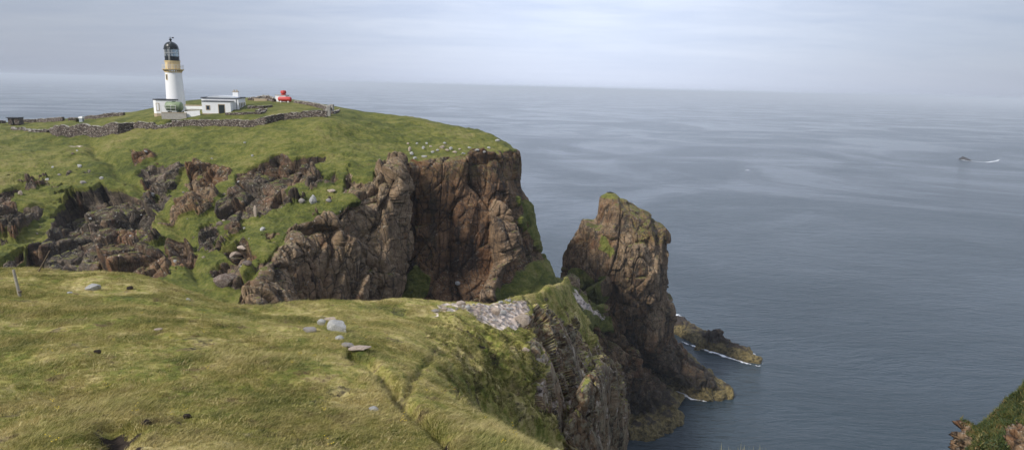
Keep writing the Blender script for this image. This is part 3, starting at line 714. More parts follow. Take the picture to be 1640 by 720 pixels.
# tower base annex --------------------------------------------------
def wall_box(root, w_, d_, h_, base=-1.5, roofover=.12, mat=M_white, roofmat=M_roof, plinth=True):
    MB().box(-w_/2, w_/2, 0, d_, base, h_).build('wall', mat, root)
    if plinth: MB().box(-w_/2-.05, w_/2+.05, -.05, d_+.05, base-.2, .28).build('plinth', M_stone_t, root)
    r = MB().box(-w_/2-roofover, w_/2+roofover, -roofover, d_+roofover, h_+.003, h_+.2).build('roof', roofmat, root); return r
q = P(264, 183, 171); ax_, ay_ = q[0], q[1]; az_ = q[2]
AN = empty('tower_annex', (ax_, ay_, az_), R_(14))
tag(AN, 'low white flat-roofed annex with rounded corners at the foot of the lighthouse tower', 'building')
def oct_pts(w_, d_, c, o=0): return [(-w_/2+c, -o), (w_/2-c, -o), (w_/2+o, c), (w_/2+o, d_-c), (w_/2-c, d_+o), (-w_/2+c, d_+o), (-w_/2-o, d_-c), (-w_/2-o, c)]
def prism(pts, z0, z1):
    m = MB(); n = len(pts); m.add([(x, y, z0) for x, y in pts]+[(x, y, z1) for x, y in pts], [tuple(range(n-1, -1, -1)), tuple(range(n, 2*n))]+[(i, (i+1) % n, n+(i+1) % n, n+i) for i in range(n)]); return m
prism(oct_pts(5.6, 5.5, .8), -1.6, 3.75).build('wall', M_white, AN)
prism(oct_pts(5.6, 5.5, .8, .05), -1.8, .22).build('plinth', M_stone_t, AN)
prism(oct_pts(5.6, 5.5, .8, .14), 3.753, 4.0).build('roof', M_roof, AN)
f_ = MB().box(-2.0, -1.15, -.045, .05, .9, 2.95).build('window', M_stone_t, AN); MB().box(-1.85, -1.3, -.06, .03, 1.05, 2.8).build('pane', M_white, f_)
# horizontal tank ------------------------------------------------------
q = P(280, 183, 166); TK = empty('storage_tank', tuple(q), R_(4)); tag(TK, 'pale green horizontal storage tank in front of the lighthouse tower', 'tank')
m = MB(); L = 3.7; rk_ = 1.2; m.lathe([(.2, -L/2-.28), (.8, -L/2-.2), (1.1, -L/2), (rk_, -L/2+.12), (rk_, L/2-.12), (1.1, L/2), (.8, L/2+.2), (.2, L/2+.28)], 28)
m.v = [(z, y, x+2.05) for x, y, z in m.v]; m.f = [f[::-1] for f in m.f]; m.build('tank_body', M_tank, TK, True)
m = MB(); m.box(-.35, .35, -.35, .35, 3.2, 3.4); m.build('tank_hatch', M_tankd, TK)
for x in (-1.2, 1.2): MB().box(x-.18, x+.18, -.9, .9, -.6, 1.3).build('support', M_tankd, TK)
m = MB()
for x in (-1.85, -.62, .62, 1.85): m.tube([(x, -1.35, -.2), (x, -1.35, 2.3)], .045)
for z in (.9, 1.6, 2.3): m.tube([(-1.85, -1.35, z), (1.85, -1.35, z)], .04)
m.v = [(x-.9, y, z) for x, y, z in m.v]; RL = m.build('tube_railing', M_pipe); RL.location = tuple(q); RL.rotation_euler = (0, 0, R_(4)); tag(RL, 'white tubular railing standing before the pale green storage tank', 'railing')
q = P(279, 183.5, 163); PW = empty('yard_wall', tuple(q), R_(4)); MB().box(-3.1, 3.1, -.2, .2, -1.2, .45).build('wall', M_conc, PW); MB().box(-3.15, 3.15, -.25, .25, .453, .55).build('coping', M_stone_t, PW)
tag(PW, 'low grey concrete wall below the pale green tank and its railing', 'wall')
q = P(308, 182.5, 164); RW = empty('ramp_wall', tuple(q), R_(8)); m = MB()
m.add([(-1.9, -.15, -1), (1.9, -.15, -1), (1.9, -.15, .95), (-1.9, -.15, .55), (-1.9, .15, -1), (1.9, .15, -1), (1.9, .15, .95), (-1.9, .15, .55)], [(0, 1, 2, 3), (5, 4, 7, 6), (3, 2, 6, 7), (0, 3, 7, 4), (1, 5, 6, 2), (0, 4, 5, 1)]); m.build('wall', M_white, RW)
m = MB(); m.tube([(-1.9, 0, .5), (-1.9, 0, 1.1), (1.9, 0, 1.55), (1.9, 0, .9)], .04, 5); m.build('handrail', M_pipe, RW)
tag(RW, 'short sloping white wall with handrail between the green tank and the keepers house', 'wall')
q = P(312, 180, 174); LB = empty('link_wall', tuple(q), R_(0)); MB().box(-2.6, 2.6, 0, .4, -1, 1.75).build('wall', M_white, LB); MB().box(-2.65, 2.65, -.06, .46, 1.753, 2.0).build('coping', M_stone_t, LB); MB().box(-2.62, 2.62, -.04, .1, -.9, .9).build('plinth', M_conc, LB)
tag(LB, 'buff coped white wall running from the lighthouse to the keepers house', 'wall')
# keepers house -------------------------------------------------------
q = P(347.5, 183, 166); KH = empty('keepers_house', tuple(q), R_(11)); tag(KH, 'white flat-roofed keepers house with dark parapet and front porch block', 'building')
m = MB().box(-3.5, 3.5, 0, 3.5, -1.5, 3.25); m.build('porch_wall', M_white, KH)
MB().box(-3.62, 3.62, -.12, 3.5, 3.253, 3.42).build('porch_roof', M_roof, KH)
MB().box(-3.55, 3.55, -.05, 3.5, -1.6, .2).build('plinth', M_stone_t, KH)
m = MB().box(-4.5, 4.7, 3.503, 12.0, -1.5, 4.0); m.build('wall', M_white, KH)
m = MB(); x0, x1, y0, y1 = -4.65, 4.85, 3.36, 12.15
m.box(x0, x1, y0, y0+.4, 4.003, 4.17); m.box(x0, x1, y1-.4, y1, 4.003, 4.25); m.box(x0, x0+.4, y0+.402, y1-.402, 4.003, 4.25); m.box(x1-.4, x1, y0+.402, y1-.402, 4.003, 4.25); m.build('parapet', M_roof, KH)
m = MB(); n = 14; vs = []
for k in range(n+1):
    a = math.pi*k/n; vs += [(.1-3.6*math.cos(a), 4.4, 4.05+.62*math.sin(a)), (.1-3.6*math.cos(a), 11.2, 4.05+.62*math.sin(a))]
m.add(vs, [(2*k, 2*k+1, 2*k+3, 2*k+2) for k in range(n)]+[tuple(range(0, 2*n+2, 2))[::-1], tuple(range(1, 2*n+2, 2))]); m.build('roof', M_roofl, KH, True)
ch = MB().box(2.0, 3.4, 9.6, 10.5, 4.1, 5.7).build('chimney', M_white, KH)
MB().box(1.9, 3.5, 9.5, 10.6, 5.703, 5.85).build('chimney_cap', M_stone_t, ch)
for x in (2.35, 3.05): MB().lathe([(.17, 5.853), (.14, 6.25)], 10, None, x, 10.1).build('chimney_pot', M_stone_t, ch)
dr_ = MB().box(.55, 1.95, -.04, .05, -.1, 2.45).build('door', M_door, KH); MB().box(.40, 2.10, -.02, .04, -.05, 2.62).build('door_surround', M_stone_t, KH)
wf = MB().box(-2.6, -1.55, -.05, .05, 1.05, 2.3).build('window', M_stone_t, KH); MB().box(-2.42, -1.73, -.065, .03, 1.2, 2.15).build('pane', M_glass, wf)
for y in (4.5, 6.3, 8.1, 9.9):
    wf = MB().box(4.66, 4.745, y, y+.95, 1.0, 2.9).build('window', M_stone_t, KH); MB().box(4.67, 4.76, y+.13, y+.82, 1.15, 2.75).build('pane', M_glass, wf)
dp = MB().tube([(4.2, 3.45, 3.9), (4.2, 3.45, -.5)], .06).build('downpipe', M_black, KH)
m = MB(); m.tube([(3.75, 10.1, 5.9), (5.6, 9.5, 4.25), (5.9, 8, 7.2)], .03, 4); 
# foghorn ---------------------------------------------------------------
q = ground(452, 163.5); FH = empty('foghorn', tuple(q), R_(-3)); tag(FH, 'red foghorn drum on a small white engine block near the clifftop', 'foghorn')
MB().box(-2.3, .9, .6, 3.2, -1.2, 1.9).build('engine_block', M_white, FH, bevel=.04)
MB().box(-2.4, 1.0, .5, 3.3, 1.903, 2.02).build('block_roof', M_conc, FH)
m = MB(); m.lathe([(.75, 2.02), (.75, 2.2), (.5, 2.25), (.5, 2.35), (.72, 2.4), (.82, 2.5), (.82, 3.15), (.7, 3.3), (.2, 3.38)], 24, None, -.15, 1.6); m.build('horn_turret', M_red, FH, True)
m = MB(); m.lathe([(.2, -.75), (.42, -.68), (.5, -.5), (.36, .0)], 20); m.v = [(z-.1, y+1.6, x+2.85) for x, y, z in m.v]; m.build('horn_mouth', M_red, FH, True)
q2 = ground(456.5, 164); AT = empty('air_tank', tuple(q2), R_(-3)); tag(AT, 'long red cylindrical air tank on pale cradles beside the white foghorn block', 'tank')
m = MB(); m.lathe([(.15, -1.95), (.5, -1.9), (.66, -1.75), (.7, -1.6), (.7, 1.6), (.66, 1.75), (.5, 1.9), (.15, 1.95)], 24); m.v = [(z, y, x+.92) for x, y, z in m.v]; m.f = [f[::-1] for f in m.f]; m.build('tank_body', M_red, AT, True)
for x in (-1.1, 1.1): MB().box(x-.16, x+.16, -.5, .5, -.8, .42).build('cradle', M_white, AT)
# hut at the far left wall ---------------------------------------------
g_ = P(21, 196.5, 212); HT = empty('stone_hut', tuple(g_), R_(6)); tag(HT, 'small stone hut with dark overhanging flat roof and open doorway', 'hut')

# ------------------------------------------------------------------ DRY STONE WALLS
def drystone(name):
    t = NT(name); w = t.n('NewGeometry').outputs['Position']
    v = t.vor(t.pos((1, 1, 1.9)), 3.2, 'F1', 1); e = t.vor(t.pos((1, 1, 1.9)), 3.2, 'DISTANCE_TO_EDGE')
    k = t.n('SeparateColor', {0: v}).outputs[0]
    c = t.ramp(k, [(0, (.05, .039, .032)), (.45, (.13, .10, .083)), (.8, (.25, .20, .165)), (.96, (.46, .42, .36))])
    c = t.mix(t.rng(e, 0, .10, .8, 0), c, (.018, .015, .013))
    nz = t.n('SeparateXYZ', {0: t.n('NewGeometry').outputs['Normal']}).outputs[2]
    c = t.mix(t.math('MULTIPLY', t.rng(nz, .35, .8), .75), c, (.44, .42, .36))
    li = t.rng(t.noise(w, 1.3, 5, .8), .60, .66); c = t.mix(t.math('MULTIPLY', li, .6), c, (.46, .44, .38))
    return t.finish(c, .95, t.bump(t.rng(e, 0, .15), .9, .12), .2)
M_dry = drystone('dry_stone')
def stone_wall(path, heights, label, thick=.7, rough=.07, name='stone_wall', snap=True, sink=.5, group=None):
    """path = [(px, py_of_foot, Y)], heights in metres at the same stations"""
    pts = []
    for p in path:
        h = cast(p[0], p[1], ('head',)); pts.append(np.array(h[0]) if h and .6*p[2] < h[0].y < 1.5*p[2] else P(*p))
    pts = np.array(pts); L = np.r_[0, np.cumsum(np.linalg.norm(np.diff(pts, axis=0), axis=1))]
    n = max(8, int(L[-1]/.22)); u = np.linspace(0, L[-1], n)
    C = np.stack([np.interp(u, L, pts[:, i]) for i in range(3)], 1); Hh = np.interp(u, L, heights)*.9
    T = np.gradient(C, axis=0); T[:, 2] = 0; T /= np.linalg.norm(T, axis=1)[:, None]; S = np.stack([T[:, 1], -T[:, 0], 0*T[:, 0]], 1)
    if snap:
        for i in range(n):
            z = down(C[i, 0], C[i, 1])
            if z is not None: C[i, 2] = z
    Hh = Hh*(1+.08*vnoise(C/2.2, 5))+.05*vnoise(C/.45, 6)
    sec = [(-.5, -1)]+[(-.5+.1*k/6, k/6) for k in range(7)]+[(-.15, 1.03), (.15, 1.03)]+[(.5-.1*k/6, k/6) for k in range(6, -1, -1)]+[(.5, -1)]
    G_ = np.zeros((n, len(sec), 3))
    for j, (a, b) in enumerate(sec):
        zz = np.where(b < 0, -sink-.6, b*Hh)
        G_[:, j] = C+S*(a*thick)+np.stack([0*u, 0*u, zz], 1)
    VV = G_.reshape(-1, 3); nn = np.stack([vnoise(VV/.5, 1), vnoise(VV/.5, 2), vnoise(VV/.4, 3)], 1)*rough
    G_ = (VV+nn).reshape(G_.shape)
    # close both ends
    G_ = np.concatenate([G_[:1].mean(1, keepdims=True).repeat(len(sec), 1), G_, G_[-1:].mean(1, keepdims=True).repeat(len(sec), 1)], 0)
    o = grid_mesh(name, G_, M_dry, smooth=False); tag(o, label, 'stone wall', group); return o
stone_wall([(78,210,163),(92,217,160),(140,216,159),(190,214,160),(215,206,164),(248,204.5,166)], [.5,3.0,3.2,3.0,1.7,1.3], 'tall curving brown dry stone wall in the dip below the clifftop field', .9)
stone_wall([(245,204,165),(262,204,163),(276,202.5,161)], [1.0,.5,.9], 'low collapsed pale stretch of dry stone wall below the storage tank', 1.0, .25)
stone_wall([(277,202.5,159),(345,200.5,154),(425,198.5,150),(455,191,155),(490,187.5,160),(524,188,160)], [1.6,1.5,1.75,1.55,1.6,1.65], 'long dry stone wall winding in front of the keepers house to the pillar', .75)
stone_wall([(530,181,167),(520,175.5,180),(505,171,192),(488,167,200),(472,164.5,206)], [1.5,1.3,1.1,.9,.6], 'thin dark dry stone wall on the skyline between pillar and foghorn', .7)
stone_wall([(531,183,166),(537,181,170),(542,177,176)], [.7,.5,.3], 'short ruined stub of stone wall outside the pillar', .8, .25)
stone_wall([(397,174,176),(420,173.5,175),(436,171.5,178)], [.75,.7,.6], 'low garden wall behind the keepers house, the upper of two', .6)
stone_wall([(362,184,158),(390,183.5,158),(418,182.5,159),(424,180,162)], [.6,.6,.55,.5], 'low garden wall in front of the side of the keepers house', .6)
stone_wall([(412,179,168),(420,178,166),(427,178,163)], [.5,.7,.6], 'tumbled rubble heap of wall stones at the garden corner', 1.6, .35)
stone_wall([(400,160.5,205),(412,161,205),(422,160.5,206),(432,161,207),(441,163,207)], [.8,1.1,1.7,1.5,.9], 'dark ruined rubble wall on the skyline left of the foghorn', 1.3, .3)
stone_wall([(110,193.5,205),(125,193,204),(150,190,203),(175,187,203),(199,184.5,202)], [1.0,1.0,1.1,1.2,.9], 'pale dry stone wall behind the field on the sea side, beyond the white cabinet', .8)
stone_wall([(34,196,210),(60,195.5,208),(85,194.5,206),(102,193.5,205)], [1.1,1.2,1.4,1.5], 'pale crumbling stone wall running from the small stone hut', .9)
stone_wall([(-30,199,205),(-8,198,208),(8,197,210)], [1.,1.,1.], 'short brown stone wall against the other side of the hut', .9)
stone_wall([(20,207,180),(48,210,172),(78,212,165)], [.7,.6,.8], 'low tumbled brown wall below the small field', .9, .3)
m = MB().box(-1.55, -.25, 0, .4, -.6, 1.55); m.box(.35, 1.75, 0, .4, -.6, 1.55); m.box(-.25, .35, 0, .4, 1.25, 1.55); m.box(-1.55, -1.15, .402, 2.6, -.6, 1.55); m.box(1.35, 1.75, .402, 2.6, -.6, 1.55); m.box(-1.15, 1.35, 2.2, 2.6, -.6, 1.55); m.build('wall', M_dry, HT)
MB().box(-1.95, 1.9, -.3, 2.8, 1.553, 1.75).build('roof', M_roof, HT)
MB().box(-.24, .34, .5, .56, -.5, 1.2).build('door', M_door, HT)
# gate pillar
q = P(526, 188, 159); GP = empty('gate_pillar', tuple(q), R_(10)); m = MB(); m.box(-.55, .55, -.55, .55, -.8, 2.3); m.build('pillar_shaft', M_conc, GP, bevel=.08)
m = MB(); m.box(-.35, .65, -.4, .6, 2.303, 3.0); m.build('pillar_cap', M_conc, GP, bevel=.12); tag(GP, 'pale lichened stone pillar at the end of the long dry stone wall', 'pillar')
q = P(532, 182, 167); GQ = empty('gate_pillar', tuple(q), R_(-6)); m = MB(); m.box(-.45, .45, -.45, .45, -.8, 2.2); m.build('pillar_shaft', M_conc, GQ, bevel=.08); m = MB(); m.box(-.52, .52, -.52, .52, 2.203, 2.4); m.build('pillar_cap', M_conc, GQ, bevel=.05)
tag(GQ, 'square stone pillar at the seaward side of the gap, behind the pale one', 'pillar')
# pale low wall near the foghorn
q = ground(417.5, 161.5); LW = empty('low_wall', tuple(q), R_(2)); m = MB(); m.box(-1.9, 1.9, -.2, .2, -.6, .62); m.build('wall', M_stone_t, LW, bevel=.03); m = MB(); m.box(.2, 1.1, -.22, .22, .623, .85); m.build('coping', M_conc, LW); tag(LW, 'short cream low wall in front of the dark ruined rubble wall', 'wall')
# small cabinet and shrub
q = ground(131, 195); z_ = down(q[0], q[1]) or q[2]; CB = empty('utility_cabinet', (q[0], q[1], q[2]), R_(-8)); m = MB(); m.box(-.6, .55, -.35, .35, -.3, 1.05); m.build('cabinet_body', M_cab, CB, bevel=.03)
m = MB(); m.add([(-.75, -.45, 1.053), (.7, -.45, 1.053), (.7, .45, 1.053), (-.75, .45, 1.053), (-.6, -.4, 1.5), (.75, -.4, 1.75), (.75, .4, 1.75), (-.6, .4, 1.5)], [(3, 2, 1, 0), (4, 5, 6, 7), (0, 1, 5, 4), (1, 2, 6, 5), (2, 3, 7, 6), (3, 0, 4, 7)]); m.build('cabinet_hood', M_white, CB, bevel=.05)
tag(CB, 'small grey cabinet with white hood standing above the tall curving wall', 'cabinet')

# ------------------------------------------------------------------ ROCKS
def stone_mat(name, c1, c2, lich=(.5, .5, .45), la=.5, k=1.0):
    t = NT(name); tc = t.n('TexCoord').outputs['Object']; r = t.n('ObjectInfo').outputs['Random']
    off = t.n('VectorMath', {0: tc, 1: t.n('CombineXYZ', {0: t.math('MULTIPLY', r, 90.0), 1: t.math('MULTIPLY', r, 37.0)}).outputs[0]}, operation='ADD').outputs[0]
    n = t.noise(off, 1.8*k, 6, .7); n2 = t.noise(off, 5*k, 5, .75)
    c = t.mix(t.rng(n, .35, .65), c1, c2)
    c = t.mix(t.math('MULTIPLY', t.rng(n2, .50-.1*la, .58), la), c, lich)
    cr = t.vor(off, 2.0*k, 'DISTANCE_TO_EDGE'); c = t.mix(t.rng(cr, 0, .03, .5, 0), c, (.03, .025, .02))
    return t.finish(c, .9, t.bump(t.math('ADD', n2, t.rng(cr, 0, .06)), .6, .12), .25)
S_white = stone_mat('white_lichened_stone', (.13, .13, .13), (.36, .35, .33), (.72, .72, .69), .8, 4)
S_grey = stone_mat('grey_stone', (.20, .18, .165), (.34, .31, .28), (.48, .46, .42), .4, 3)
S_pink = stone_mat('pinkish_stone', (.30, .23, .18), (.55, .45, .36), (.58, .52, .45), .4, 3)
S_dark = stone_mat('dark_peat_clod', (.012, .009, .008), (.045, .032, .024), (.08, .06, .04), .3, 4)
S_brown = stone_mat('brown_rock', (.07, .05, .042), (.17, .125, .10), (.34, .31, .26), .4, 1)
def rock_mesh(seed, flat=.6, facets=True, sub=3):
    import bmesh
    bm = bmesh.new(); bmesh.ops.create_icosphere(bm, subdivisions=sub, radius=1.0)
    Vv = np.array([v.co[:] for v in bm.verts]); o_ = seed*3.17
    r = np.ones(len(Vv))
    rs = np.random.default_rng(seed)
    for k in range(11):    # cut by random planes for a broken, angular boulder
        nn = rs.normal(size=3); nn /= np.linalg.norm(nn); hgt = rs.uniform(.55, .9)
        dd_ = Vv@nn; r = np.where(dd_ > 0, np.minimum(r, hgt/np.maximum(dd_, 1e-3)), r)
    Vv = Vv*r[:, None]*(1+.07*fbm(Vv*2.5+o_, 3, seed))[:, None]*np.array([1, rs.uniform(.65, .95), flat])
    for v, c in zip(bm.verts, Vv): v.co = c
    me = bpy.data.meshes.new('rock'); bm.to_mesh(me); bm.free()
    me.polygons.foreach_set('use_smooth', [True]*len(me.polygons)); me.set_sharp_from_angle(angle=R_(24)); return me
RM = {}
def rock_at(px, py, wpx, hpx, mat, label, cat='rock', name='boulder', group=None, which=('near',), seed=None, sink=.28):
    h = cast(px, py+hpx*.45, which)
    if h is None: return None
    dep = (np.array(h[0])-CAM)@Fv; wm_ = wpx*dep/FPX/2; hm_ = hpx*dep/FPX/2
    seed = seed if seed is not None else random.randint(1, 14)
    if (seed, mat.name) not in RM:
        me = rock_mesh(seed, .8); me.materials.append(mat); RM[(seed, mat.name)] = me
    o = bpy.data.objects.new(name, RM[(seed, mat.name)]); COL.objects.link(o)
    o.scale = (wm_*1.12, wm_*random.uniform(.7, 1.0), hm_*1.5); o.rotation_euler = (random.uniform(-.15, .15), random.uniform(-.15, .15), random.uniform(-.4, .4))
    o.location = h[0]+Vector((0, wm_*.3, hm_*(1-2*sink)))
    tag(o, label, cat, group); return o
rock_at(540,520,34,24,S_white,'largest white lichened boulder in the middle of the grassy slope',seed=3)
rock_at(515,515,15,12,S_white,'small white lichened rock poking up on the west side of the largest white boulder',seed=5)
rock_at(529,511,24,9,S_pink,'low cream rock just behind the largest white boulder',seed=2)
rock_at(495,527,25,11,S_grey,'smooth rounded grey rock beside the white boulder group',seed=1)
rock_at(542,540,15,8,S_white,'small white stone at the downhill foot of the largest white boulder',seed=7)
rock_at(555,552,24,8,S_grey,'dark flat slab behind the long tan slab',seed=4)
rock_at(574,558,36,9,S_pink,'long flat tan slab at the head of the worn groove',seed=8)
rock_at(598,654,15,10,S_white,'lone bright white stone in the grass below the worn groove',seed=9)
rock_at(147,458,24,14,S_white,'white and black lichened rock near the wooden post',seed=6)
rock_at(208,460,11,8,S_dark,'small dark rock just beyond the white and black lichened rock',seed=2)
rock_at(112,468,9,4,S_white,'tiny white stone between the wooden post and the lichened rock',seed=3)
rock_at(94,428,8,4,S_white,'tiny white stone on the rim above the dark gully',seed=11)
rock_at(253,527,13,5,S_pink,'flat pale stone half sunk in the grass of the wide slope',seed=12)
rock_at(301,479,8,4,S_white,'small white stone near the dip in the grassy rim',seed=5)
rock_at(155,562,13,8,S_dark,'small black clod of peat in open grass','peat clod',name='peat_clod',seed=1)
rock_at(298,665,15,10,S_dark,'black peat clod, the topmost of three by the peat hollow','peat clod',name='peat_clod',seed=4)
rock_at(283,678,11,9,S_dark,'black peat clod touching its bigger neighbour, the lowest of three','peat clod',name='peat_clod',seed=7)
rock_at(233,676,14,12,S_dark,'black peat clod beside the dark peat hollow','peat clod',name='peat_clod',seed=9)
for (a, b, w_, h_, s_, l_, sd_) in [
  (738,484,15,9,S_pink,'blocky cream rock standing on the far rim above the dark wall',3), (765,480,9,7,S_white,'small round pale rock on the grass rim of the scree',6),
  (749,491,8,8,S_white,'round white rock at the upper edge of the scree patch',9), (795,497,16,14,S_pink,'large square pale block in the scree patch',5),
  (806,499,10,10,S_white,'white rounded stone next to the large square pale block',1), (712,494,10,6,S_pink,'pale stone on the rim at the narrow end of the scree',8),
  (835,512,30,26,S_pink,'large tilted pale slab at the cliff edge below the scree',10), (697,497,13,5,S_grey,'low grey stone where the scree meets the grass rim',2),
  (792,480,8,6,S_pink,'small cream stone on the grass behind the scree',12), (800,483,6,6,S_white,'tiny white stone beside the cream one behind the scree',4),
  (842,558,12,9,S_pink,'pale stone lodged in the heather below the tilted slab',13)]:
    rock_at(a, b, w_, h_, s_, l_, seed=sd_)
rs = random.Random(5); poly = [(700,493),(735,488),(790,480),(842,476),(846,490),(834,518),(800,520),(765,510),(740,498)]
cnt = 0
while cnt < 130:
    a, b = rs.uniform(695, 850), rs.uniform(476, 522)
    if poly_sd(np.array([a]), np.array([b]), poly)[0] < 0: continue
    w_ = rs.choice([2, 3, 3, 4, 5, 6]); rock_at(a, b, w_, w_*.7, rs.choice([S_pink, S_pink, S_white, S_grey]), 'small pale stone among the loose stones of the clifftop scree patch', 'stone', name='scree_stone', group='loose stones of the clifftop scree patch'); cnt += 1
cnt = 0; poly = [(897,452),(912,458),(935,480),(960,498),(975,512),(965,512),(935,495),(910,478)]
BV['sad'] = bvh_of(G4)
while cnt < 40:
    a, b = rs.uniform(895, 975), rs.uniform(450, 514)
    if poly_sd(np.array([a]), np.array([b]), poly)[0] < -1: continue
    w_ = rs.choice([3, 3, 4, 5]); rock_at(a, b, w_, w_*.7, rs.choice([S_pink, S_grey]), 'small brownish stone in the loose chute under the sea stack', 'stone', name='chute_stone', group='loose stones in the chute under the sea stack', which=('sad',)); cnt += 1
# headland boulders
for (a, b, w_, h_, s_, l_, sd_) in [
  (127,265,9,7,S_white,'round pale boulder on the green slope below the tall curving wall',1), (84,267,5,4,S_white,'small pale boulder level with the round pale one on the green slope',2),
  (133,291,9,6,S_grey,'grey flat boulder just above the largest dark crag',3), (31,307,9,10,S_pink,'cream upright boulder on the slope above the small crag',4),
  (409,337,6,22,S_pink,'tall thin pinkish rock standing upright against the dark crag',5), (382,290,5,4,S_white,'small white rock on top of the long dark crag',6),
  (500,318,12,18,S_white,'pale leaning slab on the green slope between crag and buttress',7), (483,321,10,9,S_grey,'grey boulder on the green slope beside the pale leaning slab',8),
  (526,320,8,7,S_grey,'small grey boulder lying past the pale leaning slab',9), (530,305,14,6,S_pink,'low pinkish rock above the small grey boulder',10),
  (420,365,10,8,S_white,'pale boulder in the green below the long dark crag',11), (361,447,38,24,S_brown,'big dark boulder at the bottom of the gully',12),
  (280,417,5,6,S_white,'tiny bright stone in the gully grass',1), (392,228,4,3,S_white,'tiny white stone on the pasture below the long wall',2),
  (404,249,5,4,S_white,'lone small stone on the pasture above the long dark crag',5), (233,242,5,3,S_white,'tiny white stone beside the head of the worn gully',3),
  (797,224,8,5,S_white,'pale stone on the brow of the headland',6), (733,452,8,7,S_white,'white boulder at the foot of the dark wall by the green ledge',3),
  (372,405,24,12,S_pink,'slanting cream slab among rubble in the gully bottom',4), (388,396,18,8,S_pink,'upper cream slab in the gully rubble',8),
  (350,357,14,9,S_brown,'brown boulder under the long dark crag',7), (395,420,14,9,S_brown,'brown boulder in the gully rubble below the cream slabs',9)]:
    rock_at(a, b, w_, h_, s_, l_, seed=sd_, which=('head',))
for (a, b, w_, h_) in [(656,238,5,9),(653,229,5,4),(659,245,6,6),(664,252,7,5),(679,250,9,5),(678,236,5,6),(668,229,4,4),(683,229,4,4),(693,243,6,4),(700,240,6,4),(708,235,8,6),(716,240,7,4),(722,237,6,5),(690,234,5,3),(712,229,6,4),(728,243,7,4),(736,238,5,3),(742,245,7,4),(752,236,6,4),(764,240,8,4),(775,243,7,4),(783,236,6,4)]:
    rock_at(a, b, w_, h_, rs.choice([S_white, S_white, S_pink]), 'white stone of the scatter on the grass above the dark cliff wall', 'stone', name='scattered_stone', group='white stones scattered above the dark cliff wall', which=('head',))
cnt = 0
while cnt < 42:
    a, b = rs.uniform(0, 560), rs.uniform(240, 470)
    if b > 410 and a < 250: continue
    w_ = rs.choice([3, 3, 4, 4, 5, 7]); rock_at(a, b, w_, w_*.75, rs.choice([S_white, S_grey, S_pink, S_brown]), 'small loose stone on the steep green slope across the gully', 'stone', name='slope_stone', group='small loose stones on the steep green slope across the gully', which=('head',)); cnt += 1

# ------------------------------------------------------------------ REEFS, skerry, foam
def reef(name, pts, hw, hg, label, seed, cat='reef', mat=None):
    C = np.array([PZ(*p) for p in pts]); n = 90
    L = np.r_[0, np.cumsum(np.linalg.norm(np.diff(C, axis=0), axis=1))]; u = np.linspace(0, L[-1], n)
    C2 = np.stack([np.interp(u, L, C[:, i]) for i in range(3)], 1); ww = np.interp(u, L, hw); h_ = np.interp(u, L, hg)
    T = np.gradient(C2, axis=0); T /= np.linalg.norm(T, axis=1)[:, None]; S = np.stack([T[:, 1], -T[:, 0], 0*u], 1)
    m_ = 48; th = np.linspace(math.pi+.35, -.35, m_)
    prof = np.stack([np.cos(th), np.sin(th)], 1)
    G_ = C2[:, None]+S[:, None]*(prof[None, :, :1]*ww[:, None, None])+np.array([0, 0, 1.])*((prof[None, :, 1:]+.0)*h_[:, None, None])
    G_[0] = G_[0].mean(0); G_[-1] = G_[-1].mean(0)
    V = G_.reshape(-1, 3); N_ = normals(G_).reshape(-1, 3); cc = np.repeat(C2, m_, 0)
    s_ = np.sign(((V-cc)*N_).sum()); V = V+N_*s_*(rock_disp(V, .28, .45, seed, 1.0)+.5*fbm(V/5, 2, seed))[:, None]
    o = grid_mesh(name, V.reshape(G_.shape), mat or M_stack, {'grass': 0*V[:, 0], 'tone': .6+0*V[:, 0], 'lichen': 0*V[:, 0], 'scree': 0*V[:, 0], 'soil': 0*V[:, 0]}); tag(o, label, cat); return o
reef('rock_reef', [(1055,512),(1080,524),(1105,537),(1130,549),(1155,559),(1180,568),(1200,575),(1220,580)], [4,6,6,5.5,5.5,5,4,1.5], [6,6,5,4.5,5,4.5,3.5,1.2], 'long low yellowish rock spur reaching out to sea behind the sea stack', 31)
reef('rock_reef', [(1112,560),(1132,557),(1150,559),(1168,563)], [.5,3,3,.5], [2,8,9,2], 'dark hump of rock on top of the long low rock spur', 37)
reef('skerry', [(1535,255),(1541,255),(1548,256),(1556,257.5)], [1,5,5,1], [1,4.5,3,.6], 'small dark skerry breaking the open sea in white surf', 33, 'reef', simple('wet_black_rock', (.035, .030, .028), .5, .2, .5))
reef('rock_ledge', [(1000,694),(1030,694),(1055,684),(1075,672),(1089,663)], [3,5,4.5,4,1.5], [3,4,4,3.5,1.5], 'yellowish seaweed covered ledge at the foot of the near buttress', 35)
reef('rock_ledge', [(1040,590),(1065,606),(1090,622),(1120,634),(1150,635),(1168,629)], [2,4,4,4,3.5,1.2], [2.5,3.5,4,4,3.5,1.5], 'yellowish seaweed covered ledge round the foot of the sea stack', 36)
t = NT('sea_foam'); w = t.n('NewGeometry').outputs['Position']
fa = t.rng(t.math('ADD', t.attr('edge'), t.math('MULTIPLY', t.math('SUBTRACT', t.noise(w, .32, 7, .8), .5), 3.6)), .45, .95)
b = t.n('BsdfPrincipled', {'Base Color': (.8, .82, .84, 1), 'Roughness': .8, 'Alpha': fa}); t.t.links.new(b.outputs[0], t.out.inputs[0]); M_foam = t.m
